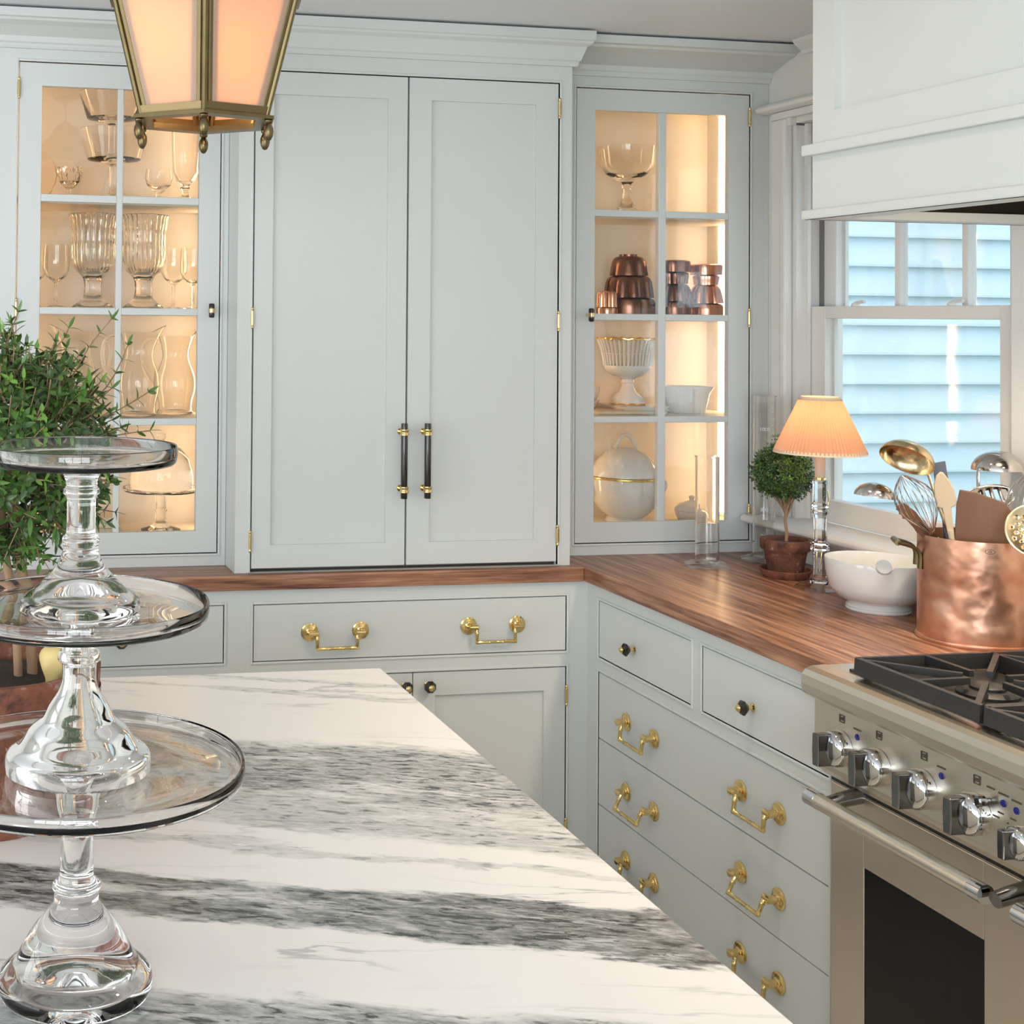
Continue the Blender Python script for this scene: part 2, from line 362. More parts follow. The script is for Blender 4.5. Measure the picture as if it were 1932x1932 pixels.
# ------------------------------------------------------------------ the room
XW = .668; YB = .48; ZC = 2.397; XL = -4.0; YR = -5.5
struct(MB().box(XL-.1, XW+.1, YR-.1, YB+.1, -.06, 0).build('floor', 'floorwood'))
struct(MB().box(XL-.1, XW+.16, YR-.1, YB+.1, ZC, ZC+.08).build('ceiling', 'ceilpaint'))
struct(MB().box(XL-.1, XW+.16, YB, YB+.1, 0, ZC).build('wall_back', 'wallpaint'))
# right wall with the window opening
WY0, WY1, WZ0, WZ1 = -.775, .055, 1.02, 2.185
m = MB(); m.box(XW, XW+.16, YR, WY0, 0, ZC); m.box(XW, XW+.16, WY1, YB, 0, ZC); m.box(XW, XW+.16, WY0, WY1, 0, WZ0); m.box(XW, XW+.16, WY0, WY1, WZ1, ZC)
struct(m.build('wall_right', 'wallpaint'))
m = MB(); m.box(XL-.1, XL, YR, -3.8, 0, ZC); m.box(XL-.1, XL, -1.0, YB, 0, ZC); m.box(XL-.1, XL, -3.8, -1.0, 0, .4); m.box(XL-.1, XL, -3.8, -1.0, 2.3, ZC)
struct(m.build('wall_left', 'wallpaint'))
m = MB(); m.box(XL-.1, -3.85, YR-.1, YR, 0, ZC); m.box(-1.35, XW+.16, YR-.1, YR, 0, ZC); m.box(-3.85, -1.35, YR-.1, YR, 0, .9); m.box(-3.85, -1.35, YR-.1, YR, 2.2, ZC)
struct(m.build('wall_rear', 'wallpaint'))

def plain_window(name, axis, a0, a1, z0, z1, c, nx, nz):
    """unseen window added in front of an area light; axis = direction along the wall"""
    def bx(m, p0, p1, q0, q1, t=.03):
        return m.box(p0, p1, c-t, c+t, q0, q1) if axis == 'x' else m.box(c-t, c+t, p0, p1, q0, q1)
    root = sroot(name, (((a0+a1)/2, c, z0) if axis == 'x' else (c, (a0+a1)/2, z0)))
    m = MB(); bx(m, a0, a0+.06, z0, z1); bx(m, a1-.06, a1, z0, z1); bx(m, a0, a1, z0, z0+.06); bx(m, a0, a1, z1-.06, z1)
    m.build('window_frame', 'trimpaint', root)
    for i in range(1, nx):
        p = a0+(a1-a0)*i/nx; bx(MB(), p-.02, p+.02, z0+.06, z1-.06, .015).build('muntin', 'trimpaint', root)
    for i in range(1, nz):
        p = z0+(z1-z0)*i/nz; bx(MB(), a0+.06, a1-.06, p-.015, p+.015, .012).build('muntin', 'trimpaint', root)
plain_window('added_window_rear', 'x', -3.85, -1.35, .9, 2.2, YR-.05, 4, 2)  # both unseen windows are added to give the area lights an opening
plain_window('added_window_left', 'y', -3.8, -1.0, .4, 2.3, XL-.05, 4, 3)

# window_1 over the counter: casing, jambs, two sashes
root = sroot('window_1', (XW, (WY0+WY1)/2, WZ0))
m = MB(); m.box(XW-.02, XW, WY1+.01, .128, 1.03, 2.1825); m.build('casing', 'trimpaint', root, bevel=.003)
MB().box(XW-.028, XW, WY1-.003, WY1+.022, 1.03, 2.1825).build('casing_bead', 'trimpaint', root, bevel=.006)
MB().box(XW-.02, XW, WY0-.10, WY0-.005, 1.03, 2.1825).build('casing', 'trimpaint', root, bevel=.003)
MB().box(XW-.021, XW, WY0-.10, .129, 2.183, 2.2045).build('head_casing', 'trimpaint', root, bevel=.003)
# rounded cap moulding over the head
prof = [(0, 0), (-.035, .001), (-.047, .006), (-.051, .015), (-.047, .023), (-.038, .027), (0, .03)]
MB().prism([(XW+a, 2.205+b) for a, b in prof], 'y', WY0-.12, .162, True).build('head_cap', 'trimpaint', root)
MB().box(XW-.0195, XW+.03, WY1-.018, WY1+.012, 2.160, 2.1825).build('corner_block', 'trimpaint', root)
# jamb liners
MB().box(XW, XW+.15, WY1-.018, WY1, WZ0, WZ1).build('jamb', 'trimpaint', root)
MB().box(XW, XW+.15, WY0, WY0+.018, WZ0, WZ1).build('jamb', 'trimpaint', root)
MB().box(XW, XW+.15, WY0, WY1, WZ1-.018, WZ1).build('head_jamb', 'trimpaint', root)
MB().box(XW+.026, XW+.036, WY1-.034, WY1-.018, 1.03, WZ1-.02).build('stop', 'trimpaint', root)
MB().box(XW+.074, XW+.082, WY1-.030, WY1-.018, 1.03, WZ1-.02).build('track', 'carcass', root)
MB().box(XW+.090, XW+.104, WY1-.026, WY1-.018, 1.64, WZ1-.02).build('stop', 'trimpaint', root)
def sash(name, x0, x1, ya, yb, z0, z1, st, top, bot, muntins, gx):
    s = MB(); s.box(x0, x1, ya, ya+st, z0, z1); s.box(x0, x1, yb-st, yb, z0, z1); s.box(x0, x1, ya+st, yb-st, z0, z0+bot); s.box(x0, x1, ya+st, yb-st, z1-top, z1)
    so = s.build(name, 'trimpaint', root, bevel=.0025)
    for q in muntins: MB().box(x0+.004, x1-.006, q-.010, q+.010, z0+bot, z1-top).build('muntin', 'trimpaint', so, bevel=.002)
    edges = [ya+st]+list(muntins)+[yb-st]
    for a, b in zip(edges, edges[1:]): MB().box(gx-.002, gx+.002, a-.004, b+.004, z0+bot-.004, z1-top+.004).build('pane', 'pane', so)
    # inner glazing bead
    g = MB(); t = .008
    g.box(x1-.012, x1-.002, ya+st, ya+st+t, z0+bot, z1-top); g.box(x1-.012, x1-.002, yb-st-t, yb-st, z0+bot, z1-top)
    g.build('glazing_bead', 'trimpaint', so)
    return so
ls = sash('lower_sash', XW+.038, XW+.074, WY0+.018, WY1-.02, 1.035, 1.639, .075, .034, .062, [], XW+.06)
us = sash('upper_sash', XW+.082, XW+.118, WY0+.018, WY1-.02, 1.605, 2.165, .062, .05, .034, [-.272, -.515], XW+.1)
for yy in (-.155, -.515):
    k = MB(); k.lathe(XW+.05, yy, 1.639, [(0, 0), (.012, 0), (.012, .004), (.007, .010), (0, .012)], 14); k.tube([(XW+.05, yy, 1.648), (XW+.048, yy-.030, 1.651), (XW+.045, yy-.042, 1.650)], .0045, 6)
    k.build('sash_lock', 'trimpaint', ls)
MB().prism([(.575, 1.005), (.567, 1.012), (.567, 1.022), (.575, 1.028), (XW+.04, 1.034), (XW+.04, 1.005)], 'y', WY0-.13, .155).build('stool', 'trimpaint', root, bevel=.003)
MB().prism([(XW-.018, .965), (XW-.030, .985), (XW-.03, 1.005), (XW, 1.005), (XW, .965)], 'y', WY0-.11, .135).build('apron', 'trimpaint', root, bevel=.002)

# backsplash slab under the sill
o = MB().box(XW-.014, XW, -2.4, .165, .915, .966).build('backsplash', 'marble_splash', bevel=.002); tag(o, 'low white marble backsplash with grey veining under the window sill', 'backsplash')

# crown along the right wall
MB().prism([(XW, 2.357), (XW-.008, 2.358), (XW-.011, 2.368), (XW-.034, 2.387), (XW-.040, 2.397), (XW, 2.397)], 'y', -.96, .0).build('trim_1', 'trimpaint')['kind'] = 'structure'

# ------------------------------------------------------------------ outside
g = MB().box(XW+.2, 9, -9, 2.1, -.6, -.55).build('ground', 'grass'); struct(g)
sd = sroot('wall_exterior', (3.2, 2.05, -.55))
MB().box(.8, 6.0, 2.03, 2.2, -.55, 5.2).build('sheathing', 'siding', sd)
pitch = .1333
for k in range(-9, 21):
    z = 1.582+k*pitch
    MB().prism([(2.0-.012, z), (2.0-.012, z+.010), (2.0+.028, z+pitch+.012), (2.035, z+pitch+.012), (2.035, z)], 'x', .8, 6.0).build('siding_board', 'siding', sd)

# ------------------------------------------------------------------ cabinet helpers
def frame_xz(m, x0, x1, z0, z1, ix0, ix1, iz0, iz1, y0, y1):
    m.box(x0, ix0, y0, y1, z0, z1); m.box(ix1, x1, y0, y1, z0, z1); m.box(ix0, ix1, y0, y1, iz1, z1); m.box(ix0, ix1, y0, y1, z0, iz0); return m
def bead_xz(parent, x0, x1, z0, z1, y, bottom=True):
    m = MB(); t = .007
    m.box(x0-t, x0, y-.003, y+.012, z0-(t if bottom else 0), z1+t); m.box(x1, x1+t, y-.003, y+.012, z0-(t if bottom else 0), z1+t); m.box(x0, x1, y-.003, y+.012, z1, z1+t)
    if bottom: m.box(x0, x1, y-.003, y+.012, z0-t, z0)
    return m.build('bead', 'paint', parent, bevel=.002)
def hinge_xz(parent, x, y, z):
    m = MB(); m.lathe(x, y-.003, z-.020, [(0, -.010), (.003, -.008), (.004, -.004), (.002, 0), (.0045, .001), (.0045, .039), (.002, .040), (.004, .044), (.003, .048), (0, .050)], 10)
    return m.build('hinge', 'brass', parent)
def crown(parent, x0, x1, yf, ytop, zb, left=None, right=None):
    """sprung crown; profile in (y,z) extruded along x, with mitred returns given as depth"""
    d = yf-ytop
    pr = [(0, zb), (-.010, zb), (-.013, zb+.006), (-.013, zb+.012), (-.018, zb+.016), (-.022, zb+.030), (-d*.62, zb+.052), (-d*.86, zb+.060), (-d*.9, zb+.066), (-d, zb+.068), (-d, ZC-.007), (0, ZC-.007)]
    n = len(pr); vs = []; 
    L0 = [(x0 - (-p[0] if left else 0), yf+p[0], p[1]) for p in pr]; R0 = [(x1 + (-p[0] if right else 0), yf+p[0], p[1]) for p in pr]
    vs = L0+R0; fs = [(i, (i+1) % n, n+(i+1) % n, n+i) for i in range(n)]
    m = MB()
    if left:
        LL = [(x0+p[0], yf+left, p[1]) for p in pr]; o = len(vs); vs += LL; fs += [(o+i, o+(i+1) % n, (i+1) % n, i) for i in range(n)]; fs.append(tuple(o+i for i in range(n)))
    else: fs.append(tuple(range(n)))
    if right:
        RR = [(x1-p[0], yf+right, p[1]) for p in pr]; o = len(vs); vs += RR; fs += [(n+i, n+(i+1) % n, o+(i+1) % n, o+i) for i in range(n)]; fs.append(tuple(o+i for i in range(n)))
    else: fs.append(tuple(n+i for i in range(n)))
    m.add(vs, fs); return m.build('crown_molding', 'paint_h', parent)
def t_knob(parent, x, y, z):
    k = MB(); k.tube([(x-.001, y, z), (x-.001, y-.022, z)], .0042, 10); k.lathe(x, y-.026, z-.006, [(0, 0), (.0088, 0), (.0095, .003), (.0088, .006), (.0095, .009), (.0088, .012), (0, .012)], 14)
    ko = k.build('knob', 'brass', parent)
    h = MB(); h.lathe(x, y-.026, z-.020, [(0, 0), (.006, .001), (.008, .004), (.008, .014), (0, .014)], 14); h.lathe(x, y-.026, z+.006, [(0, 0), (.008, 0), (.008, .010), (.006, .013), (0, .014)], 14)
    h.build('knob_barrel', 'horn', parent); return ko
ROWS = [(1.914, 2.203), (1.612, 1.894), (1.3145, 1.593), (1.009, 1.296)]

def glass_cabinet(label, fx0, fx1, dx0, dx1, panes, yf, knob_x, hinge_x, hz, ytop, crown_kw, led_sides, cx0, cx1):
    t = thing('glass_cabinet', label, 'cabinet', ((fx0+fx1)/2, yf, .915))
    z0, z1 = .9485, 2.2668; g = .0028
    m = MB(); frame_xz(m, fx0, fx1, .9155, 2.34, dx0, dx1, z0, z1, yf, yf+.022); m.build('face_frame', 'paint', t)
    bead_xz(t, dx0, dx1, z0, z1, yf)
    MB().box(fx0, fx1, YB-.012, YB-.002, .9155, 2.34).build('back_panel', 'interior_lit', t)
    MB().box(fx0, fx0+.018, yf+.022, YB-.012, .9155, 2.34).build('side_panel', 'interior_lit', t)
    MB().box(fx1-.018, fx1, yf+.022, YB-.012, .9155, 2.34).build('side_panel', 'interior_lit', t)
    MB().box(fx0+.018, fx1-.018, yf+.022, YB-.012, .967, .985).build('cabinet_floor', 'interior_lit', t)
    MB().box(fx0+.018, fx1-.018, yf+.022, YB-.012, 2.275, 2.295).build('cabinet_top', 'interior_lit', t)
    for zz in (1.904, 1.603, 1.305): MB().box(fx0+.018, fx1-.018, yf+.042, YB-.012, zz-.011, zz+.008).build('shelf', 'interior_lit', t, bevel=.002)
    for lx in led_sides:
        MB().box(lx-.004, lx+.004, yf+.200, yf+.222, 1.0, 2.27).build('light_strip', 'led', t)
    crown(t, cx0, cx1, yf, ytop, 2.30, **crown_kw)
    # door
    a0, a1, b0, b1 = dx0+g, dx1-g, z0+g, z1-g; y0, y1 = yf+.001, yf+.021
    m = MB(); m.box(a0, panes[0][0], y0, y1, b0, b1); m.box(panes[1][1], a1, y0, y1, b0, b1); m.box(panes[0][0], panes[1][1], y0, y1, b0, ROWS[-1][0]); m.box(panes[0][0], panes[1][1], y0, y1, ROWS[0][1], b1)
    d = m.build('door', 'paint', t)
    MB().box(panes[0][1], panes[1][0], y0+.0005, y1, ROWS[-1][0], ROWS[0][1]).build('muntin', 'paint', d, bevel=.002)
    for r1, r0 in zip(ROWS, ROWS[1:]):
        for p in panes: MB().box(p[0], p[1], y0+.0005, y1, r0[1], r1[0]).build('muntin', 'paint_h', d, bevel=.002)
    for r in ROWS:
        for p in panes: MB().box(p[0]-.003, p[1]+.003, y0+.011, y0+.014, r[0]-.003, r[1]+.003).build('pane', 'pane', d)
    for z in hz: hinge_xz(d, hinge_x, yf, z)
    t_knob(d, knob_x, yf, 1.6075)
    return t
YL, YM, YRT = .150, .030, .169
glass_cabinet('tall white cabinet with lit panes full of clear glassware, behind the lantern', -1.64, -.9765, -1.5512, -.9978, [(-1.4885, -1.284), (-1.268, -1.0585)], YL, -1.0256, -1.550, (2.195, 1.606, 1.03), .055, dict(left=.1), (-1.615, -1.001), -1.64, -1.0245)
glass_cabinet('tall white cabinet with lit panes holding copper molds and white tureen, beside the window', -.0275, XW-.001, .0518, .6065, [(.112, .314), (.337, .538)], YRT, .0895, .6035, (2.200, 1.604, 1.028), .02, {}, (.645, -.005), .0203, XW-.001)

# the tall closed cupboard between them
t = thing('pantry_cabinet', 'tall white cupboard with two paneled doors and dark bar handles above walnut counter', 'cabinet', (-.502, YM, .9155))
px0, px1 = -.9755, -.0287
m = MB(); frame_xz(m, px0, px1, .9155, 2.34, -.9343, -.0654, .9165, 2.25, YM, YM+.022); m.build('face_frame', 'paint', t)
bead_xz(t, -.9343, -.0654, .9165, 2.25, YM, bottom=False)
for q in (px0, px1-.018): MB().box(q, q+.018, YM+.022, YB-.002, .9155, 2.34).build('side_panel', 'paint', t)
MB().box(px0+.018, px1-.018, YM+.045, YB-.004, .9155, 2.33).build('carcass', 'carcass', t)
crown(t, px0, px1, YM, -.018, 2.296, left=.119, right=.138)
def bar_handle(parent, x, y, z0, z1):
    h = MB(); h.lathe(x, y-.034, z0, [(0, 0), (.0085, 0), (.009, .002), (.009, z1-z0-.002), (.0085, z1-z0), (0, z1-z0)], 16); ho = h.build('handle', 'horn', parent)
    for z in (z0+.024, z1-.024):
        b = MB(); b.lathe(x, y-.034, z-.009, [(.0088, 0), (.012, .001), (.0125, .004), (.0105, .007), (.0105, .011), (.0125, .014), (.012, .017), (.0088, .018)], 16); b.tube([(x, y, z), (x, y-.026, z)], .0055, 10); b.tube([(x, y, z), (x, y-.003, z)], .009, 14)
        b.build('bracket', 'brass', parent)
for (a0, a1, i0, i1, hx, hgx) in ((-.9343, -.5045, -.880, -.5615, -.5213, -.9355), (-.5045, -.0654, -.4385, -.134, -.4553, -.0665)):
    a0 += .0036 if a0 < -.9 else .0028; a1 -= .0036 if a1 > -.1 else .0028
    y0, y1 = YM+.001, YM+.021
    m = MB(); frame_xz(m, a0, a1, .9275, 2.247, i0, i1, .988, 2.187, y0, y1); d = m.build('door', 'paint', t)
    MB().box(i0-.004, i1+.004, y0+.009, y1, .984, 2.191).build('panel', 'paint', d)
    bar_handle(d, hx, y0, 1.110, 1.311)
    for z in (2.179, 1.589, .999): hinge_xz(d, hgx, YM, z)

# ------------------------------------------------------------------ base cabinets along the back wall
def oct_knob(parent, M):
    """octagonal dark knob on brass stem; M maps local (+z outwards) to world"""
    k = MB(); k.lathe(0, 0, 0, [(0, 0), (.009, 0), (.009, .002), (.005, .004), (.0045, .014), (.007, .016), (0, .016)], 14); k.lathe(0, 0, 0, [(0, .036), (.0075, .034), (.0085, .036), (.006, .040), (0, .042)], 12)
    k.xf(M); ko = k.build('knob_stem', 'brass', parent)
    h = MB(); h.lathe(0, 0, 0, [(0, .014), (.009, .015), (.017, .024), (.0165, .028), (.009, .0345), (0, .0345)], 8, smooth=False, rot=PI/8); h.xf(M); h.build('knob', 'horn', parent)
def bail_pull(parent, M, tilt=0., s=.1407):
    """M: local x along the drawer, local y outwards, local z up; origin midway between rosettes"""
    k = MB()
    for sg in (-1, 1):
        x = sg*s/2
        R = Matrix.Translation((x, 0, 0)) @ Matrix.Rotation(-PI/2, 4, 'X')
        n0 = len(k.v); k.lathe(0, 0, 0, [(0, 0), (.0235, 0), (.0235, .0025), (.020, .004), (.0195, .0055), (.013, .007), (.0125, .0085), (.0090, .010), (.0084, .026), (.0090, .029), (0, .030)], 20); k.xf(R, n0)
        k.tube([(x+sg*.006, .024, 0), (x-sg*.018, .024, 0)], .0072, 10)
    # swinging bail
    q = s/2-.0155; dn = -.040*math.cos(tilt); ou = .024+.040*math.sin(tilt)
    k.tube([(-q, .024, 0), (-q, .024+(ou-.024)*.32, dn*.32), (-q, .024+(ou-.024)*.38, dn*.38), (-q, .024+(ou-.024)*.44, dn*.44), (-q, ou, dn)], [.0052, .0052, .0068, .0050, .0050], 8)
    k.tube([(q, .024, 0), (q, .024+(ou-.024)*.32, dn*.32), (q, .024+(ou-.024)*.38, dn*.38), (q, .024+(ou-.024)*.44, dn*.44), (q, ou, dn)], [.0052, .0052, .0068, .0050, .0050], 8)
    k.tube([(-q-.003, ou, dn), (-.022, ou, dn), (-.019, ou, dn), (-.016, ou, dn), (.016, ou, dn), (.019, ou, dn), (.022, ou, dn), (q+.003, ou, dn)], [.0052, .0044, .0058, .0044, .0044, .0058, .0044, .0052], 8)
    k.xf(M); return k.build('pull', 'brass', parent)
MY = Matrix(((1, 0, 0, 0), (0, -1, 0, 0), (0, 0, 1, 0), (0, 0, 0, 1)))                 # outwards = -y
MX = Matrix(((0, -1, 0, 0), (1, 0, 0, 0), (0, 0, 1, 0), (0, 0, 0, 1)))                 # local x -> +y , local y -> -x
KY = Matrix(((1, 0, 0, 0), (0, 0, -1, 0), (0, 1, 0, 0), (0, 0, 0, 1)))                 # local z -> -y
KX = Matrix(((0, 0, -1, 0), (0, 1, 0, 0), (1, 0, 0, 0), (0, 0, 0, 1)))                 # local z -> -x
T = Matrix.Translation
E_ = .02; ZB = .8755
def shaker_y(parent, a0, a1, z0, z1, y, rail=.062):
    m = MB(); frame_xz(m, a0, a1, z0, z1, a0+rail, a1-rail, z0+rail, z1-rail, y, y+.02); d = m.build('door', 'paint', parent)
    MB().box(a0+rail-.004, a1-rail+.004, y+.009, y+.02, z0+rail-.004, z1-rail+.004).build('panel', 'paint', d); return d
t = thing('base_cabinet', 'white base cabinet with one wide drawer of two brass bail pulls and doors below', 'cabinet', (-.5, E_, 0))
m = MB(); x0, x1 = -.975, .0
m.box(x0, -.9267, E_, E_+.022, .1, ZB); m.box(-.0425, x1+E_+.022, E_, E_+.022, .1, ZB); m.box(-.9267, -.0425, E_, E_+.022, .8346, ZB); m.box(-.9267, -.0425, E_, E_+.022, .6415, .6838); m.box(-.9267, -.0425, E_, E_+.022, .1, .14)
m.build('face_frame', 'paint', t)
MB().box(x0+.01, x1+.02, E_+.045, YB-.004, .1, ZB-.002).build('carcass', 'carcass', t)
MB().box(x0, x1, E_+.07, YB-.01, 0, .1).build('toe_kick', 'carcass', t)
bead_xz(t, -.9267, -.0425, .6838, .8346, E_); bead_xz(t, -.9267, -.0425, .14, .6415, E_)
d = MB().box(-.9243, -.0449, E_+.001, E_+.02, .6862, .8322).build('drawer', 'paint_h', t)
bail_pull(d, T((-.7025, E_+.001, .758)) @ MY); bail_pull(d, T((-.257, E_+.001, .7603)) @ MY)
for a0, a1, kx, hx in ((-.9243, -.4858, -.508, -.9265), (-.4828, -.0449, -.4437, -.0425)):
    d = shaker_y(t, a0, a1, .1425, .639, E_+.001); oct_knob(d, T((kx, E_+.001, .606)) @ KY)
    for z in (.562, .2): hinge_xz(d, hx, E_, z)
t = thing('base_cabinet', 'white base cabinet with a drawer and dark round knob, partly behind the cake stands', 'cabinet', (-1.47, E_, 0))
m = MB(); x0, x1 = -1.98, -.975
frame_xz(m, x0, x1, .1, ZB, -1.57, -1.0045, .14, .836, E_, E_+.022); m.box(-1.57, -1.0045, E_, E_+.022, .6415, .6838); m.build('face_frame', 'paint', t)
MB().box(x0+.01, x1-.002, E_+.045, YB-.004, .1, ZB-.002).build('carcass', 'carcass', t)
MB().box(x0, x1-.002, E_+.07, YB-.01, 0, .1).build('toe_kick', 'carcass', t)
bead_xz(t, -1.57, -1.0045, .6838, .836, E_); bead_xz(t, -1.57, -1.0045, .14, .6415, E_)
d = MB().box(-1.5676, -1.0069, E_+.001, E_+.02, .6862, .8336).build('drawer', 'paint_h', t); oct_knob(d, T((-1.2777, E_+.001, .752)) @ KY)
d = shaker_y(t, -1.5676, -1.0069, .1425, .639, E_+.001); oct_knob(d, T((-1.04, E_+.001, .6)) @ KY)

# ------------------------------------------------------------------ drawer bank beside the range
t = thing('drawer_cabinet', 'white drawer bank with brass pulls between the corner and the steel range', 'cabinet', (E_, -.53, 0))
def bx_x(m, y0, y1, z0, z1): return m.box(E_, E_+.022, y0, y1, z0, z1)
m = MB(); bx_x(m, E_, -.0446, .1, ZB); bx_x(m, -1.0177, -1.049, .1, ZB); bx_x(m, -.0446, -1.0177, .834, ZB); bx_x(m, -.0446, -1.0177, .6422, .6807); bx_x(m, -.5076, -.5541, .6807, .834); bx_x(m, -.0446, -1.0177, .1, .108)
m.build('face_frame', 'paint', t)
MB().box(E_+.045, XW-.002, E_+.02, -1.046, .1, ZB-.002).build('carcass', 'carcass', t)
MB().box(E_+.07, XW-.01, E_, -1.046, 0, .1).build('toe_kick', 'carcass', t)
def bead_yz(y0, y1, z0, z1):
    y0, y1 = min(y0, y1), max(y0, y1); q = .007; m = MB()
    m.box(E_-.003, E_+.012, y0-q, y0, z0-q, z1+q); m.box(E_-.003, E_+.012, y1, y1+q, z0-q, z1+q); m.box(E_-.003, E_+.012, y0, y1, z1, z1+q); m.box(E_-.003, E_+.012, y0, y1, z0-q, z0)
    m.build('bead', 'paint', t, bevel=.002)
bead_yz(-.0446, -.5076, .6807, .834); bead_yz(-.5541, -1.0177, .6807, .834); bead_yz(-.0446, -1.0177, .108, .6422)
for y0, y1, ky in ((-.0470, -.5052, -.2352), (-.5565, -1.0153, -.7551)):
    d = MB().box(E_+.001, E_+.02, y0, y1, .6831, .8316).build('drawer', 'paint', t); oct_knob(d, T((E_+.001, ky, .747)) @ KX)
for z0, z1, zp, tl in ((.4648, .6398, .5505, .12), (.2872, .4618, .3705, .42), (.1102, .2845, .194, .10)):
    d = MB().box(E_+.001, E_+.02, -.0470, -1.0153, z0, z1).build('drawer', 'paint', t)
    for yc in (-.268, -.781): bail_pull(d, T((E_+.001, yc, zp)) @ MX, tl)

# ------------------------------------------------------------------ walnut worktop
t = thing('countertop', 'dark walnut worktop running along the back cupboards and round to the range', 'worktop', (0, 0, ZB))
MB().box(-1.98, 0, 0, YB-.002, ZB, .915).build('back_run', 'walnut_x', t, bevel=.003)
MB().box(0, XW-.001, -1.045, YB-.002, ZB, .915).build('side_run', 'walnut_y', t, bevel=.003)

# ------------------------------------------------------------------ island
t = thing('island', 'kitchen island with thick white marble top streaked with grey veins', 'island', (-1.75, -2.2, 0))
A = Vector((-.8955, -.9400)); ang = math.radians(-.95)
ex = Vector((-math.cos(ang), -math.sin(ang))); ey = Vector((math.sin(ang), -math.cos(ang)))
def isl(a, b): q = A+ex*a+ey*b; return (q.x, q.y)
poly = [isl(0, 0), isl(1.75, 0), isl(1.75, 2.15), isl(0, 2.15)]
MB().prism(poly, 'z', .885, .915).build('marble_top', 'marble', t, bevel=.003)
MB().prism([isl(.03, .03), isl(1.72, .03), isl(1.72, 2.12), isl(.03, 2.12)], 'z', .09, .884).build('island_body', 'paint', t)
MB().prism([isl(.09, .09), isl(1.66, .09), isl(1.66, 2.06), isl(.09, 2.06)], 'z', 0, .09).build('toe_kick', 'carcass', t)
for k in range(3):
    b0 = .08+k*.69
    MB().prism([isl(.022, b0), isl(.03, b0), isl(.03, b0+.62), isl(.022, b0+.62)], 'z', .14, .85).build('panel', 'paint', t)
# ------------------------------------------------------------------ steel range
RY0, RY1 = -1.05, -2.27
t = thing('range_cooker', 'stainless steel gas range with row of chrome knobs and black grates', 'range', (.30, -1.66, 0))
MB().box(.001, XW-.03, RY0-.002, RY1, .10, .885).build('body', 'steel_v', t)
MB().box(.04, XW-.04, RY0-.02, RY1+.02, 0, .10).build('toe_kick', 'black', t)
MB().box(-.012, XW-.03, RY0-.002, RY1, .885, .918).build('cooktop', 'steel', t, bevel=.002)
# bullnose rail
pr = [(-.010, .9185), (-.045, .917), (-.058, .912), (-.066, .902), (-.0675, .885), (-.065, .868), (-.055, .860), (-.035, .857), (-.010, .857)]
MB().prism(pr, 'y', RY0, RY1).build('bullnose', 'steel', t, bevel=.002)
pr = [(-.036, .8565), (-.038, .735), (-.032, .722), (-.015, .706), (.0, .700), (.0, .8565)]
MB().prism(pr, 'y', RY0-.001, RY1).build('control_panel', 'steel', t)
PX = -.0375
def rknob(y, z, s=1.):
    M = T((PX, y, z)) @ KX
    k = MB(); k.lathe(0, 0, 0, [(0, 0), (.034*s, 0), (.034*s, .003), (.0345*s, .018*s), (.033*s, .021*s), (.034*s, .023*s), (.032*s, .027*s), (.026*s, .031*s), (.014*s, .034*s), (0, .034*s)], 36); k.xf(M); ko = k.build('knob', 'chrome', t)
    g = MB(); w = .0085*s; h = .0305*s
    g.prism([(-w, -h), (w, -h), (w*1.15, 0), (w, h), (-w, h), (-w*1.15, 0)], 'z', .022*s, .057*s); g.xf(M @ Matrix.Rotation(PI/2, 4, 'Z')); g.build('knob_grip', 'darkchrome', ko, bevel=.002)
for y, z in ((-1.1334, .7796), (-1.2379, .7780), (-1.3541, .7785), (-1.4778, .7802), (-1.83, .78), (-1.95, .78), (-2.07, .78), (-2.19, .78)): rknob(y, z)
rknob(-1.578, .770, .76); rknob(-1.70, .770, .76)
for y, z in ((-1.1777, .8143), (-1.3964, .8151), (-1.5352, .8171), (-1.5627, .8151)):
    d = MB(); d.lathe(0, 0, 0, [(0, 0), (.0062, 0), (.0058, .0015), (0, .002)], 14); d.xf(T((PX+.001, y, z)) @ KX); d.build('indicator_light', 'blue_led', t)
    MB().box(PX-.0004, PX+.001, y-.010, y+.010, z+.013, z+.0155).build('printed_mark', 'printdark', t)
k = MB(); k.lathe(0, 0, 0, [(0, 0), (.004, 0), (.004, .010), (.008, .010), (.0085, .022), (.006, .024), (0, .024)], 8, smooth=False); k.xf(T((PX, -1.506, .812)) @ KX); k.build('toggle', 'darkchrome', t)
for y in (-1.1334, -1.2379, -1.3541, -1.4778):
    z = .836; q = MB()
    for a, b, c, d in ((-.007, .007, .006, .0072), (-.007, .007, -.0072, -.006), (-.007, -.0058, -.006, .006), (.0058, .007, -.006, .006), (-.003, .003, -.003, .003)): q.box(PX-.0004, PX+.001, y+a, y+b, z+c, z+d)
    q.build('burner_icon', 'printdark', t)['kind'] = 'stuff'
for y, z, l in ((-1.508, .833, .008), (-1.530, .800, .006), (-1.556, .799, .006), (-1.545, .789, .0015), (-1.558, .789, .0015), (-1.520, .791, .007)):
    MB().box(PX-.0004, PX+.001, y-l, y+l, z-.0012, z+.0012).build('printed_mark', 'printdark', t)
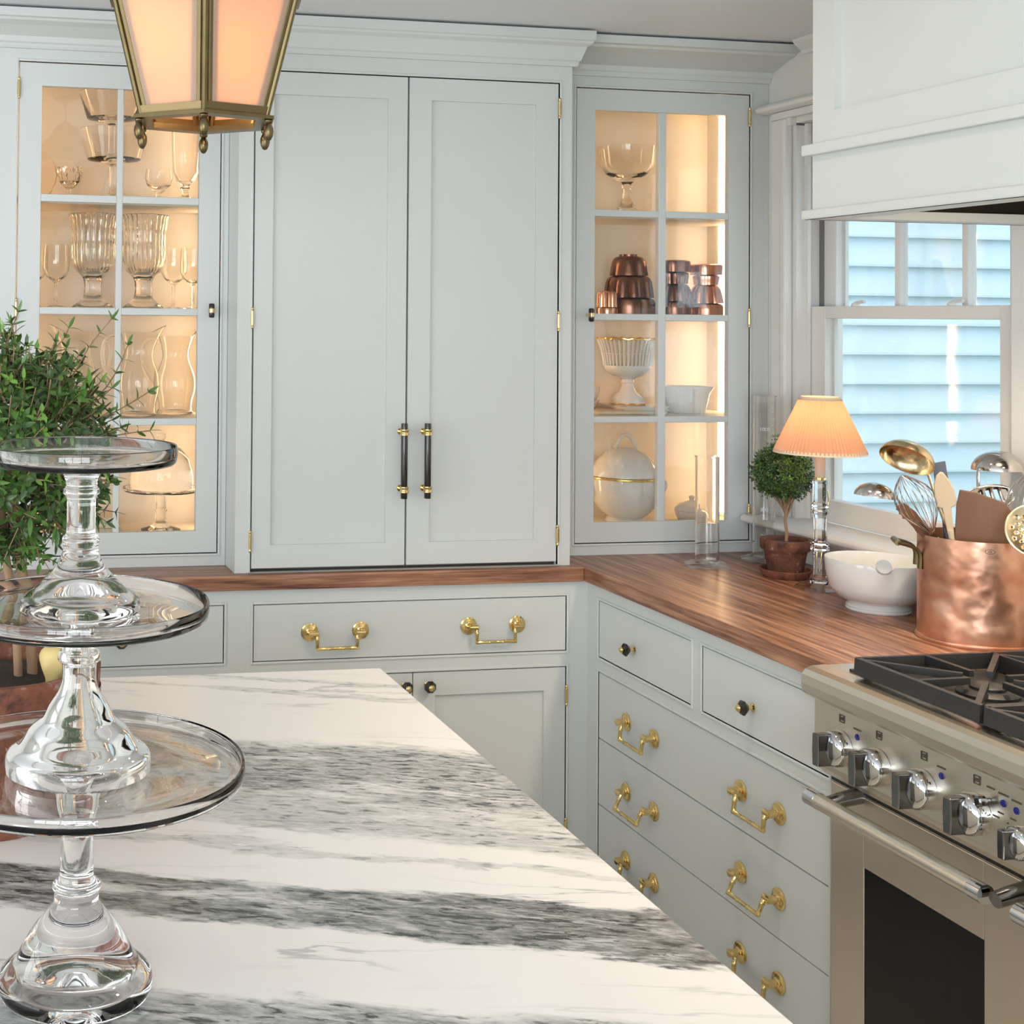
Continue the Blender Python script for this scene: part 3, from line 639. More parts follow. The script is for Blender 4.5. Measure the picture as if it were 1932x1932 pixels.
# oven doors
def oven_door(y0, y1, wy0, wy1, hy0, hy1):
    m = MB(); m.box(-.002, .016, y0, wy0, .13, .690); m.box(-.002, .016, wy1, y1, .13, .690); m.box(-.002, .016, wy0, wy1, .557, .690); m.box(-.002, .016, wy0, wy1, .13, .20)
    d = m.build('oven_door', 'steel_v', t, bevel=.002)
    MB().box(.0005, .010, wy0+.001, wy1-.001, .199, .558).build('oven_window', 'ovenblack', d)
    h = MB(); h.tube([(-.078, hy0-.030, .677), (-.078, hy1+.028, .677)], .0155, 20); h.build('handle', 'steel', d)
    for a, b in ((hy0, hy0-.030), (hy1, hy1+.028)):
        MB().tube([(-.078, a, .677), (-.078, b, .677)], .0162, 20).build('ferrule', 'chrome', d)
    for yy in (hy0-.045, hy1-.018):
        MB().tube([(.0, yy, .690), (-.05, yy, .682), (-.078, yy-.002, .677)], [.016, .014, .013], 14).build('handle_post', 'darkchrome', d)
    return d
oven_door(-1.052, -1.562, -1.149, -1.4525, -1.093, -1.545)
oven_door(-1.566, -2.268, -1.664, -2.17, -1.612, -2.22)
MB().box(-.0005, .012, RY0-.002, RY1, .692, .700).build('vent_slot', 'black', t)
# cast iron grates in sections of two burners
MB().box(.0, XW-.10, RY0-.055, RY1+.055, .9182, .9225).build('burner_pan', 'iron', t)
def grate(y0, y1):
    g = MB(); z0, z1 = .926, .956; xa, xb = -.016, .57; b = .011
    def bar(p, q, h0=z0, h1=z1, w=b):
        p = Vector(p); q = Vector(q); d = (q-p).normalized(); n = Vector((-d.y, d.x))*w/2
        vs = []
        for c, s in ((p, 1), (q, -1)):
            for sg in (-1, 1): vs.append((c.x+n.x*sg, c.y+n.y*sg))
        (a0, a1, c0, c1) = vs
        tb = .72
        pts = [(a0[0], a0[1], h0), (a1[0], a1[1], h0), (c1[0], c1[1], h0), (c0[0], c0[1], h0)]
        cx = (p+q)/2
        top = []
        for X in (a0, a1, c1, c0):
            m_ = Vector(X); e = p if (m_-p).length < (m_-q).length else q
            v = e+(m_-e)*tb; top.append((v.x, v.y, h1))
        g.add(pts+top, [(0, 3, 2, 1), (4, 5, 6, 7), (0, 1, 5, 4), (1, 2, 6, 5), (2, 3, 7, 6), (3, 0, 4, 7)])
    ch = .03
    ring = [(xa, y0-.0), (xa, y1+.0), (xa+ch, y1-.0), (xb-ch, y1), (xb, y1), (xb, y0), (xb-ch, y0), (xa+ch, y0)]
    bar((xa, y0), (xa, y1), w=.016); bar((xb, y0), (xb, y1), w=.014); bar((xa, y0), (xb, y0), w=.012); bar((xa, y1), (xb, y1), w=.012); bar(((xa+xb)/2, y0), ((xa+xb)/2, y1))
    go = g.build('grate', 'iron', t)
    yc = (y0+y1)/2
    for xc in ((xa*.75+xb*.25), (xa*.25+xb*.75)):
        for k in range(8):
            a = 2*PI*k/8+PI/8*0; dx, dy = math.cos(a), math.sin(a)
            hx = (xb-xa)/4; hy = abs(y1-y0)/2
            R = min(hx/abs(dx) if abs(dx) > 1e-6 else 9, hy/abs(dy) if abs(dy) > 1e-6 else 9)
            f = MB(); p0 = Vector((xc+dx*R*.97, yc+dy*R*.97)); p1 = Vector((xc+dx*.040, yc+dy*.040)); n = Vector((-dy, dx))*.005
            f.add([(p0.x+n.x, p0.y+n.y, .940), (p0.x-n.x, p0.y-n.y, .940), (p1.x-n.x, p1.y-n.y, .945), (p1.x+n.x, p1.y+n.y, .945), (p0.x+n.x, p0.y+n.y, .956), (p0.x-n.x, p0.y-n.y, .956), (p1.x-n.x, p1.y-n.y, .9565), (p1.x+n.x, p1.y+n.y, .9565)], [(0, 3, 2, 1), (4, 5, 6, 7), (0, 1, 5, 4), (1, 2, 6, 5), (2, 3, 7, 6), (3, 0, 4, 7)])
            f.build('grate_finger', 'iron', go)
        b = MB(); b.lathe(xc, yc, .922, [(0, 0), (.052, 0), (.052, .006), (.044, .012), (.030, .012), (.030, .017), (.026, .020), (0, .021)], 28); b.build('burner', 'iron', t)
    for xc in (xa+.01, xb-.01):
        for yy in (y0-.01, y1+.01): MB().box(xc-.007, xc+.007, yy-.007, yy+.007, .922, .928).build('grate_foot', 'iron', go)
grate(-1.150, -1.468); grate(-1.477, -1.795); grate(-1.804, -2.17)

# ------------------------------------------------------------------ hood
t = thing('range_hood', 'white paneled range hood with two projecting bands above the steel range', 'range hood', (.35, -1.66, 1.81))
hx, hy0, hy1 = .02, -.961, -2.36; hb = 1.822
ti = .022
def shell(z0, z1, name, mat='paint', x=hx, a=hy0, b=hy1):
    m = MB(); m.box(x, x+ti, a, b, z0, z1); m.box(x, XW-.001, a, a-ti, z0, z1); m.box(x, XW-.001, b, b+ti, z0, z1); return m
m = MB(); m.box(hx+.018, XW-.001, hy0-.001, hy1+.001, 1.954, ZC-.001); m.build('hood_body', 'paint', t)
pfz, pfy0, pfy1 = 2.023, -1.028, -2.29
m = MB(); m.box(hx, hx+.018, hy0, pfy0, 1.955, ZC-.001); m.box(hx, hx+.018, pfy1, hy1, 1.955, ZC-.001); m.box(hx, hx+.018, pfy0, pfy1, 1.955, pfz); m.build('panel_frame', 'paint', t)
# lower skirt, open underneath with dark lining
for nm, b in (('front_skirt', (hx, hx+ti, hy0, hy1)), ('side_skirt', (hx+ti, XW-.001, hy0, hy0-ti)), ('side_skirt', (hx+ti, XW-.001, hy1+ti, hy1))):
    MB().box(b[0], b[1], b[2], b[3], hb, 1.954).build(nm, 'paint', t)
MB().box(hx+ti, XW-.001, hy0-ti, hy1+ti, 1.93, 1.95).build('lining', 'hoodlining', t)
for b in ((hx+ti, hx+ti+.004, hy0-ti, hy1+ti), (hx+ti, XW-.002, hy0-ti, hy0-ti-.004), (hx+ti, XW-.002, hy1+ti, hy1+ti+.004), (XW-.006, XW-.001, hy0-ti, hy1+ti)):
    MB().box(b[0], b[1], b[2], b[3], 1.825, 1.93).build('lining_side', 'hoodlining', t)
def band(z0, z1, name, pr_=.016):
    m = MB(); m.box(hx-pr_, hx, hy0+pr_, hy1-pr_, z0, z1); m.box(hx, XW-.001, hy0, hy0+pr_, z0, z1); m.box(hx, XW-.001, hy1-pr_, hy1, z0, z1); m.build(name, 'paint', t, bevel=.003)
band(1.937, 1.960, 'band'); band(1.806, 1.825, 'band')
MB().box(hx-.015, hx+.055, hy0+.015, hy1-.015, 1.806, 1.8235).build('bottom_rim', 'paint', t)
MB().box(hx+.055, XW-.001, hy0+.015, hy0-.05, 1.806, 1.8235).build('bottom_rim', 'paint', t)
MB().box(hx+.055, XW-.001, hy1-.015, hy1+.05, 1.806, 1.8235).build('bottom_rim', 'paint', t)
for yy in (-1.30, -2.0):
    b = MB(); b.lathe(.22, yy, 1.924, [(0, 0), (.030, 0), (.034, .006), (0, .006)], 20); b.build('hood_lamp', 'hoodlamp', t)
    d = bpy.data.lights.new('hood_spot', 'SPOT'); d.energy = 34; d.color = (1., .80, .56); d.spot_size = 2.3; d.spot_blend = .6; d.shadow_soft_size = .05
    o = bpy.data.objects.new('hood_spot', d); COL.objects.link(o); o.parent = t; o.location = Vector((.22, yy, 1.918))-WLOC[t.name]; WLOC[o.name] = Vector((.22, yy, 1.918))

# ------------------------------------------------------------------ hanging lantern
LX, LY, LZ = -1.306, -1.20, 1.922
t = thing('hanging_lantern', 'six-sided brass lantern with glowing peach panels hanging above the island', 'lantern', (LX, LY, LZ))
R0, R1, LH = .1205, .1805, .225
def hexp(R, z, k, off=0.): a = -PI/2-.1885+k*PI/3; return Vector((LX+(R+off)*math.cos(a), LY+(R+off)*math.sin(a), LZ+z))
for k in range(6):
    a0, a1 = hexp(R0, .008, k), hexp(R1, LH, k); b0, b1 = hexp(R0, .008, k+1), hexp(R1, LH, k+1)
    # corner bar: moulded post of three rods
    c = MB(); inn = Vector((LX-a0.x, LY-a0.y, 0)).normalized()
    c.tube([a0-inn*.0, a1-inn*.0], .0055, 8); s0 = (b0-a0).normalized(); pb = hexp(R0, .012, k-1); s1 = (pb-a0).normalized(); s0t = (b1-a1).normalized(); s1t = (hexp(R1, LH, k-1)-a1).normalized()
    for sa, sb in ((s0, s0t), (s1, s1t)):
        c.tube([a0+sa*.009+inn*.002, a1+sb*.009+inn*.002], .0058, 6); c.tube([a0+sa*.0185+inn*.004, a1+sb*.0185+inn*.004], .0040, 6)
    c.build('corner_post', 'oldbrass', t)
    # bottom rail of each face
    r = MB(); nrm = (b0-a0).cross(a1-a0).normalized(); up = ((a1+b1)/2-(a0+b0)/2).normalized()
    def P(s, u, d): return a0+(b0-a0)*s+up*u+nrm*d
    vs = [P(s, u, d) for s in (-.02, 1.02) for (u, d) in ((0, .004), (.014, .004), (.014, -.004), (0, -.004))]
    r.add(vs, [(0, 1, 5, 4), (1, 2, 6, 5), (2, 3, 7, 6), (3, 0, 4, 7), (0, 3, 2, 1), (4, 5, 6, 7)]); r.build('bottom_rail', 'oldbrass', t)
    g = MB(); q = .06; i0 = a0+(b0-a0)*.06+up*.008; i1 = a0+(b0-a0)*.94+up*.008; j0 = a1+(b1-a1)*.04; j1 = a1+(b1-a1)*.96
    n2 = nrm*-.001; n3 = nrm*.002
    g.add([i0+n2, i1+n2, j1+n2, j0+n2, i0+n3, i1+n3, j1+n3, j0+n3], [(0, 1, 2, 3), (7, 6, 5, 4), (0, 4, 5, 1), (1, 5, 6, 2), (2, 6, 7, 3), (3, 7, 4, 0)]); g.build('glass_panel', 'opalglass', t)
    # base ring segment and finial
    f = MB(); o0, o1 = hexp(R0+.014, 0, k), hexp(R0+.014, 0, k+1); u0, u1 = hexp(R0-.020, 0, k), hexp(R0-.020, 0, k+1); h = Vector((0, 0, .010)); l = Vector((0, 0, .004))
    f.add([o0, o1, u1, u0, o0+h-l, o1+h-l, u1+h, u0+h], [(0, 3, 2, 1), (4, 5, 6, 7), (0, 1, 5, 4), (2, 3, 7, 6), (1, 2, 6, 5), (3, 0, 4, 7)]); f.build('base_ring', 'oldbrass', t)
    e = hexp(R0+.004, 0, k); n = MB(); n.lathe(e.x, e.y, e.z-.036, [(0, 0), (.004, .0015), (.0075, .008), (.0088, .015), (.0082, .021), (.0055, .027), (.0045, .029), (.0070, .031), (.0075, .034), (.006, .036), (0, .037)], 14); n.build('finial', 'oldbrass', t)
    tr = MB(); vs = [hexp(R, z, kk) for kk in (k, k+1) for R, z in ((R1+.012, LH-.004), (R1+.012, LH+.014), (R1-.012, LH+.014), (R1-.012, LH-.004))]
    tr.add(vs, [(0, 1, 5, 4), (1, 2, 6, 5), (2, 3, 7, 6), (3, 0, 4, 7), (0, 3, 2, 1), (4, 5, 6, 7)]); tr.build('top_ring', 'oldbrass', t)
m = MB(); m.lathe(LX, LY, LZ, [(R1-.002, LH+.012), (.10, LH+.075), (.06, LH+.10), (.05, LH+.13), (.02, LH+.15), (.006, LH+.16)], 6, smooth=False, rot=-PI/2-.1885); m.build('roof', 'oldbrass', t, solid=.002)
MB().tube([(LX, LY, LZ+LH+.15), (LX, LY, ZC-.02)], .005, 8).build('rod', 'oldbrass', t)
MB().lathe(LX, LY, ZC-.025, [(.006, 0), (.05, .012), (.06, .0245), (0, .0245)], 24).build('ceiling_rose', 'oldbrass', t)
m = MB(); m.tube([(LX, LY, LZ+LH+.10), (LX, LY, LZ+.11)], .005, 8); m.lathe(LX, LY, LZ+.10, [(0, 0), (.035, .002), (.035, .006), (0, .008)], 16); m.build('lamp_stem', 'oldbrass', t)
for k in range(3):
    a = PI/2+2*PI*k/3; x, y = LX+.032*math.cos(a), LY+.032*math.sin(a)
    MB().lathe(x, y, LZ+.036, [(0, 0), (.008, 0), (.0085, .055), (0, .07)], 10).build('socket', 'candle', t)
    MB().ball((x, y, LZ+.128), .016, 12, 8, sz=1.5).build('bulb', 'bulb', t)
    d = bpy.data.lights.new('lantern_light', 'POINT'); d.energy = .42; d.color = (1., .67, .43); d.shadow_soft_size = .03
    o = bpy.data.objects.new('lantern_light', d); COL.objects.link(o); o.parent = t; o.location = Vector((x, y, LZ+(.165, .165, .06)[k]))-WLOC[t.name]

# ------------------------------------------------------------------ ceiling downlights added out of frame to brighten drawers and counter
for i, (x, y, lb) in enumerate(((-.52, -1.05, 'round added ceiling light, unseen, above the aisle by the drawer bank'), (-.52, -2.05, 'round added ceiling light, unseen, above the aisle by the oven doors'))):
    t = thing('added_downlight', lb, 'added light', (x, y, ZC-.006))
    MB().lathe(x, y, ZC-.006, [(.050, .0055), (.052, 0), (.066, .001), (.068, .0055)], 32).build('trim_ring', 'ceilpaint', t)
    MB().lathe(x, y, ZC-.003, [(0, 0), (.050, 0), (.050, .002), (0, .002)], 24).build('lens', 'hoodlamp', t)
    d = bpy.data.lights.new('added_spot', 'SPOT'); d.energy = 17; d.color = (1., .86, .68); d.spot_size = 1.36; d.spot_blend = .5; d.shadow_soft_size = .06
    o = bpy.data.objects.new('added_spot', d); COL.objects.link(o); o.parent = t; o.location = (0, 0, -.008)
# ------------------------------------------------------------------ three stacked glass cake stands
SX, SY = -1.599, -2.095
def stand(label, zb, stem, rp, zt, grp='glass cake stands stacked by size'):
    """stem: outer profile (r,z absolute) from foot up to plate; plate radius rp with rim top zt"""
    t = thing('cake_stand', label, 'cake stand', (SX, SY, zb), grp)
    zp = zt-.020
    # foot is hollow underneath
    out = [(r, z-zb) for r, z in stem]
    r0 = stem[0][0]
    prof = [(0, .028), (r0*.25, .024), (r0*.55, .012), (r0*.86, .003), (r0*.93, 0)]+out
    top = out[-1]
    prof += [(top[0]*1.0, zp-zb-.0005), (0, zp-zb-.0005)]
    m = MB(); m.lathe(SX, SY, zb, prof, 64); m.build('pedestal', 'glass_thick', t)
    p = MB(); q = zp-zb
    p.lathe(SX, SY, zb, [(0, q), (rp*.30, q), (rp*.90, q+.0005), (rp*.965, q+.0015), (rp*.99, q+.004), (rp, q+.010), (rp, q+.018), (rp*.992, q+.020), (rp*.978, q+.019), (rp*.968, q+.010), (rp*.94, q+.0068), (rp*.90, q+.0062), (rp*.6, q+.0058), (0, q+.0058)], 96); p.build('plate', 'glass_thick', t)
    return zp+.0062
z = .9152
P3 = smooth_prof([(.0755, z+.004), (.0775, z+.010), (.0765, z+.018), (.070, z+.024), (.062, z+.030), (.055, z+.044), (.044, z+.062), (.031, z+.078), (.0225, z+.090), (.0225, z+.096), (.0185, z+.099), (.0245, z+.103), (.0235, z+.108), (.0178, z+.112), (.0165, z+.135), (.0162, z+.160), (.019, z+.180), (.026, z+.205), (.034, z+.2125)], 3)
z = stand('largest clear glass cake stand at the bottom of the stack on marble', z, P3, .169, 1.1486)
P2 = smooth_prof([(.073, z+.003), (.0735, z+.012), (.071, z+.020), (.062, z+.025), (.057, z+.031), (.050, z+.042), (.040, z+.050), (.036, z+.054), (.030, z+.066), (.022, z+.078), (.018, z+.088), (.0172, z+.098), (.0178, z+.108), (.0215, z+.112), (.0205, z+.120), (.0168, z+.124), (.0162, z+.136), (.022, z+.148), (.028, z+.1525)], 3)
z = stand('middle-sized clear glass cake stand between the largest and the smallest', z, P2, .1312, 1.3075)
P1 = smooth_prof([(.0605, z+.003), (.0605, z+.012), (.056, z+.018), (.047, z+.023), (.040, z+.031), (.029, z+.042), (.0205, z+.056), (.0175, z+.066), (.0195, z+.072), (.0180, z+.077), (.0150, z+.081), (.0146, z+.098), (.0148, z+.115), (.0185, z+.120), (.0180, z+.125), (.0155, z+.129), (.019, z+.140), (.023, z+.1445)], 3)
stand('smallest clear glass cake stand, empty, on top of the stack', z, P1, .0973, 1.463)

# ------------------------------------------------------------------ foliage helper
def leaf_geo(m, base, d, up, ln, wd, bend=.25):
    d = Vector(d).normalized(); s = d.cross(up); s = s.normalized() if s.length > 1e-5 else d.orthogonal().normalized(); n = s.cross(d)
    pts = []
    for tt, ww in ((0, .12), (.25, .85), (.55, .95), (.82, .5), (1, 0)):
        c = base+d*ln*tt-n*ln*bend*tt*tt
        pts.append((c, ww))
    vs = []; idx = []
    for c, ww in pts:
        if ww > 0:
            vs += [c+s*wd*ww*.5+n*wd*.10, c, c-s*wd*ww*.5+n*wd*.10]
        else: vs.append(c)
    fs = []
    for i in range(3):
        a = i*3; b = a+3; fs += [(a, a+1, b+1, b), (a+1, a+2, b+2, b+1)]
    fs += [(9, 10, 12), (10, 11, 12)]
    m.add(vs, fs, True)
def sprig(mleaf, mtwig, p0, d, ln, pairs, ll, lw, tw=.0009, rnd=random):
    d = d.normalized(); p = p0.copy(); step = ln/pairs; az = rnd.random()*PI; path = [p.copy()]
    for i in range(pairs):
        d = (d+Vector((rnd.uniform(-.18, .18), rnd.uniform(-.18, .18), rnd.uniform(-.06, .16)))).normalized(); p = p+d*step; path.append(p.copy())
        o = d.orthogonal().normalized(); o2 = d.cross(o); az += PI/2+rnd.uniform(-.3, .3)
        for sg in (0, PI):
            a = az+sg; q = (o*math.cos(a)+o2*math.sin(a))*.9+d*.55
            leaf_geo(mleaf, p, q, d, ll*rnd.uniform(.7, 1.15)*(1-.25*i/pairs), lw*rnd.uniform(.8, 1.2), rnd.uniform(.05, .4))
    leaf_geo(mleaf, p, d, Vector((rnd.uniform(-1, 1), rnd.uniform(-1, 1), .3)), ll*.8, lw*.8, .1)
    if mtwig is not None: mtwig.tube(path, tw, 4, caps=False)
    return p, d

# ------------------------------------------------------------------ big potted topiary on the island
TX, TY = -1.672, -1.60
t = thing('potted_topiary', 'large leafy green topiary on two bare stems in a stained terracotta pot', 'potted plant', (TX, TY, .9153))
zr = 1.125
hh = zr-.9153
m = MB(); m.lathe(TX, TY, .9153, [(0, 0), (.098, 0), (.100, .004), (.134, hh-.062), (.146, hh-.060), (.150, hh-.055), (.1525, hh-.006), (.150, hh-.001), (.146, hh), (.139, hh-.001), (.136, hh-.010), (.134, hh-.035), (0, hh-.035)], 56); m.build('pot', 'terracotta', t)
m = MB(); rr = random.Random(3)
m.lathe(TX, TY, .9153, [(.1512, hh-.052), (.1520, hh-.049), (.1528, hh-.040), (.1528, hh-.034)], 80, mod=lambda a, r, dz: r-.0022*(.5+.5*math.sin(a*9+math.sin(a*23)))*(1 if dz > hh-.04 else .2)); m.build('mineral_band', 'lime', t, solid=.0006)
m = MB(); m.lathe(TX, TY, .9153, [(.1335, hh-.034), (.09, hh-.024), (.04, hh-.019), (0, hh-.017)], 40, mod=lambda a, r, dz: r*(1+.02*math.sin(7*a)) if r < .13 else r); m.build('soil', 'soil', t)
for (xa, ya, xb, yb, r) in ((-1.632, -1.615, -1.652, -1.60, .0062), (-1.612, -1.60, -1.634, -1.59, .0075)):
    MB().tube(smooth_path([(xa, ya, zr-.03), (xa-.006, ya, 1.19), (xb, yb, 1.27), (xb-.01, yb, 1.36), (xb-.03, yb-.01, 1.44)], 5), r, 10).build('stem', 'bark', t)
rnd = random.Random(11); FC = Vector((-1.652, -1.60, 1.405))
ml, mt, mb, md = MB(), MB(), MB(), MB()
for i in range(900):
    while True:
        v = Vector((rnd.uniform(-1, 1), rnd.uniform(-1, 1), rnd.uniform(-1, 1)))
        if .2 < v.length < 1: break
    u = v.normalized()
    p0 = FC+Vector((u.x*.118, u.y*.118, u.z*.125))*(.45+.5*rnd.random()**.5)
    d = u*.8+Vector((0, 0, .25))+Vector((rnd.uniform(-.5, .5), rnd.uniform(-.5, .5), rnd.uniform(-.3, .3)))
    tgt = mb if (rnd.random() < .16 and u.z > -.2) else (md if rnd.random() < .6 else ml)
    sprig(tgt, mt, p0, d, rnd.uniform(.035, .065), rnd.randint(3, 4), .021, .0068, .0008, rnd)
for (dx, dz, ex, ez, ln) in ((.085, .10, .5, 1., .10), (.12, .075, .75, .9, .085), (.13, .05, 1., .35, .07), (-.01, .12, .2, 1., .075), (.02, .12, -.3, 1., .06), (.125, .02, 1., .2, .07), (.05, .12, .4, 1., .06)):
    sprig(ml, mt, FC+Vector((dx, -.02, dz)), Vector((ex, 0, ez)), ln, 4, .024, .0066, .0009, rnd)
for a, b in ((ml, 'leaf'), (mb, 'leaf_bright'), (md, 'leaf_dark')): a.build('foliage', b, t)['kind'] = 'stuff'
mt.build('twigs', 'bark', t)['kind'] = 'stuff'
# single leaves standing out on the outside, sharing a few meshes
protos = []
for k in range(5):
    q = MB(); leaf_geo(q, Vector((0, 0, 0)), Vector((1, 0, 0)), Vector((0, 0, 1)), .024+.002*k, .0072, .12+.07*k); protos.append(q.build('leaf', ('leaf', 'leaf_bright', 'leaf', 'leaf_dark', 'leaf_bright')[k], t, keep=(0, 0, 0)))
def place_leaf(o, p, d):
    o.location = p-WLOC[t.name]; o.rotation_euler = Vector(d).to_track_quat('X', 'Z').to_euler()
k = 0
for i in range(90):
    a = rnd.uniform(-PI, .35); el = rnd.uniform(-.7, 1.1); u = Vector((math.cos(a)*math.cos(el), math.sin(a)*math.cos(el), math.sin(el)))
    p = FC+Vector((u.x*.143, u.y*.143, u.z*.150)); d = u+Vector((rnd.uniform(-.9, .9), rnd.uniform(-.9, .9), rnd.uniform(-.6, .6)))
    if i < 5: o = protos[i]
    else: o = protos[i % 5].copy(); COL.objects.link(o); o.parent = t
    place_leaf(o, p, d)
# pale yellow knobbly ornament lying on the soil
def lump(a, r, dz): return r*(1+.07*math.sin(3*a+dz*90)+.05*math.sin(5*a-dz*140))
m = MB(); m.lathe(-1.584, -1.655, 1.093, [(0, 0), (.010, .001), (.015, .008), (.0155, .018), (.0185, .026), (.0225, .036), (.0235, .046), (.020, .056), (.012, .0615), (0, .063)], 22, mod=lump)
o = m.build('gourd_ornament', 'gourd', sub=1); tag(o, 'pale yellow knobbly ornament standing on the soil in the large terracotta pot', 'ornament')

# ------------------------------------------------------------------ measuring cylinders
def cyl(label, x, y, r, h, rf, seg_foot):
    t = thing('measuring_cylinder', label, 'cylinder', (x, y, .9153))
    m = MB(); m.lathe(x, y, .9153, [(0, .0105), (r, .0105), (r, h-.004), (r+.0025, h-.001), (r+.0025, h), (r-.001, h), (r-.0025, h-.003), (r-.0025, .016), (0, .014)], 40); m.build('tube', 'glassware', t)
    f = MB(); f.lathe(x, y, .9153, [(0, 0), (rf, 0), (rf, .006), (rf*.82, .011), (r*1.15, .016), (r*1.02, .022), (r*.98, .012), (0, .012)], seg_foot, smooth=False, rot=.2); f.build('foot', 'cylglass', t)
    return t
cyl('short empty glass cylinder on a six-sided foot before the lit cabinet door', .347, -.035, .0315, .305, .066, 6)
t2 = cyl('tall glass measuring cylinder with white scale behind the small topiary', .560, .025, .030, .468, .062, 24)
def text_mesh(body, size):
    c = bpy.data.curves.new('txt', 'FONT'); c.body = body; c.size = size; c.align_x = 'CENTER'; o = bpy.data.objects.new('txt', c); COL.objects.link(o)
    bpy.context.view_layer.update(); dg = bpy.context.evaluated_depsgraph_get(); me = o.evaluated_get(dg).to_mesh()
    vs = [v.co.copy() for v in me.vertices]; fs = [tuple(p.vertices) for p in me.polygons]; o.evaluated_get(dg).to_mesh_clear(); COL.objects.unlink(o); bpy.data.objects.remove(o); return vs, fs
for body, z in (('700', .984), ('800', 1.058), ('1000', 1.285)):
    vs, fs = text_mesh(body, .014); R = .0306; q = MB(); a0 = -2.12
    q.add([(.560+R*math.cos(a0+v.x/R), .025+R*math.sin(a0+v.x/R), z+v.y) for v in vs], fs); q.build('scale_number', 'printwhite', t2)
for i in range(24):
    z = .95+i*.0185; q = MB(); R = .0304; w = .5 if i % 4 == 0 else .28; n = 6
    vs = []; 
    for k in range(n+1):
        a = -1.45+w*k/n; vs += [(.560+R*math.cos(a), .025+R*math.sin(a), z), (.560+R*math.cos(a), .025+R*math.sin(a), z+.0007)]
    q.add(vs, [(2*k, 2*k+2, 2*k+3, 2*k+1) for k in range(n)]); q.build('scale_mark', 'printwhite', t2)

# ------------------------------------------------------------------ small topiary on the counter
X, Y = .478, -.196; Zc = .9153
t = thing('potted_topiary', 'small round green topiary in a weathered terracotta pot on the walnut counter', 'potted plant', (X, Y, Zc))
m = MB(); m.lathe(X, Y, Zc, [(0, .004), (.046, .004), (.052, .002), (.054, 0), (.058, .003), (.066, .018), (.066, .021), (.061, .021), (.057, .010), (0, .009)], 40); m.build('saucer', 'terracotta', t)
m = MB(); m.lathe(X, Y, Zc, [(0, .012), (.042, .012), (.044, .016), (.054, .068), (.055, .071), (.0605, .072), (.063, .076), (.064, .098), (.0625, .1005), (.058, .1005), (.056, .094), (.055, .088), (0, .088)], 44); m.build('pot', 'terracotta_dark', t)
m = MB(); m.lathe(X, Y, Zc, [(.0555, .0885), (.03, .0925), (0, .094)], 28); m.build('soil', 'soil', t)
MB().tube(smooth_path([(X+.002, Y, Zc+.09), (X+.003, Y, Zc+.12), (X-.001, Y, Zc+.15), (X+.002, Y, Zc+.18), (X-.002, Y, Zc+.23)], 5), [.0042]*16+[.0034]*5, 8).build('stem', 'bark', t)
m = MB(); rnd = random.Random(5)
for k in range(16):
    a = 2*PI*k/16; e = Vector((math.cos(a)*rnd.uniform(.025, .055), math.sin(a)*rnd.uniform(.025, .055), rnd.uniform(.05, .10)))
    b = Vector((X, Y, Zc+.150+.003*k*.8)); m.tube(smooth_path([b, b+e*.45+Vector((0, 0, .004)), b+e], 4), [.0022]*4+[.0016]*4+[.001], 6)
m.build('branches', 'bark', t)['kind'] = 'stuff'
ml, md, mb = MB(), MB(), MB(); FC2 = Vector((X-.008, Y, Zc+.272))
for i in range(950):
    while True:
        v = Vector((rnd.uniform(-1, 1), rnd.uniform(-1, 1), rnd.uniform(-1, 1)))
        if .25 < v.length < 1: break
    u = v.normalized()
    p0 = FC2+Vector((u.x*.064, u.y*.064, u.z*(.066 if u.z > 0 else .052)))*(.45+.55*rnd.random()**.5)
    d = u+Vector((rnd.uniform(-.5, .5), rnd.uniform(-.5, .5), rnd.uniform(-.2, .5)))
    tgt = md if rnd.random() < .6 else (mb if rnd.random() < .25 else ml)
    sprig(tgt, None, p0, d, rnd.uniform(.014, .024), 3, .0105, .0042, .0005, rnd)
for i in range(14):
    sprig(mb, None, FC2+Vector((-.012+.01*rnd.uniform(-1, 1), 0, .055)), Vector((rnd.uniform(-.2, .1), 0, 1)), .045, 5, .011, .0034, .0005, rnd)
for a, b in ((ml, 'leaf'), (mb, 'leaf_bright'), (md, 'leaf_dark')): a.build('foliage', b, t)['kind'] = 'stuff'

# ------------------------------------------------------------------ table lamp
X, Y = .4625, -.362
t = thing('table_lamp', 'small glass candlestick lamp with glowing pleated peach shade by the window', 'lamp', (X, Y, Zc))
m = MB(); m.lathe(X, Y, Zc, [(0, 0), (.063, 0), (.063, .004), (.050, .010), (.026, .014), (0, .014)], 8, smooth=False, rot=PI/8); m.build('base', 'cylglass', t)
sp = [(0, .0145), (.024, .0145), (.024, .022), (.0185, .026), (.016, .032), (.0165, .080), (.018, .096), (.0225, .100), (.0225, .106), (.019, .110), (.0225, .114), (.021, .119), (.0165, .123), (.0155, .150), (.0165, .180), (.018, .190), (.0215, .194), (.0215, .199), (.018, .203), (.021, .208), (.0195, .213), (.0175, .220), (.0175, .268), (.0185, .274), (.017, .277), (0, .277)]
m = MB(); m.lathe(X, Y, Zc, sp, 10, smooth=False); m.build('stem', 'glass_thick', t)
m = MB(); m.lathe(X, Y, Zc, [(0, .277), (.0135, .277), (.0135, .281), (.0125, .282), (.0125, .352), (0, .352)], 20); m.build('candle_sleeve', 'candle', t)
MB().lathe(X, Y, Zc, [(.0128, .2775), (.0142, .278), (.0142, .2835), (.0128, .284)], 20).build('sleeve_ring', 'brass', t)
hb_, ht_, rb_, rt_ = .345, .489, .109, .0485
m = MB(); npl = 72
def pleat(a, r, dz): return r*(1+.020*math.cos(npl*a))
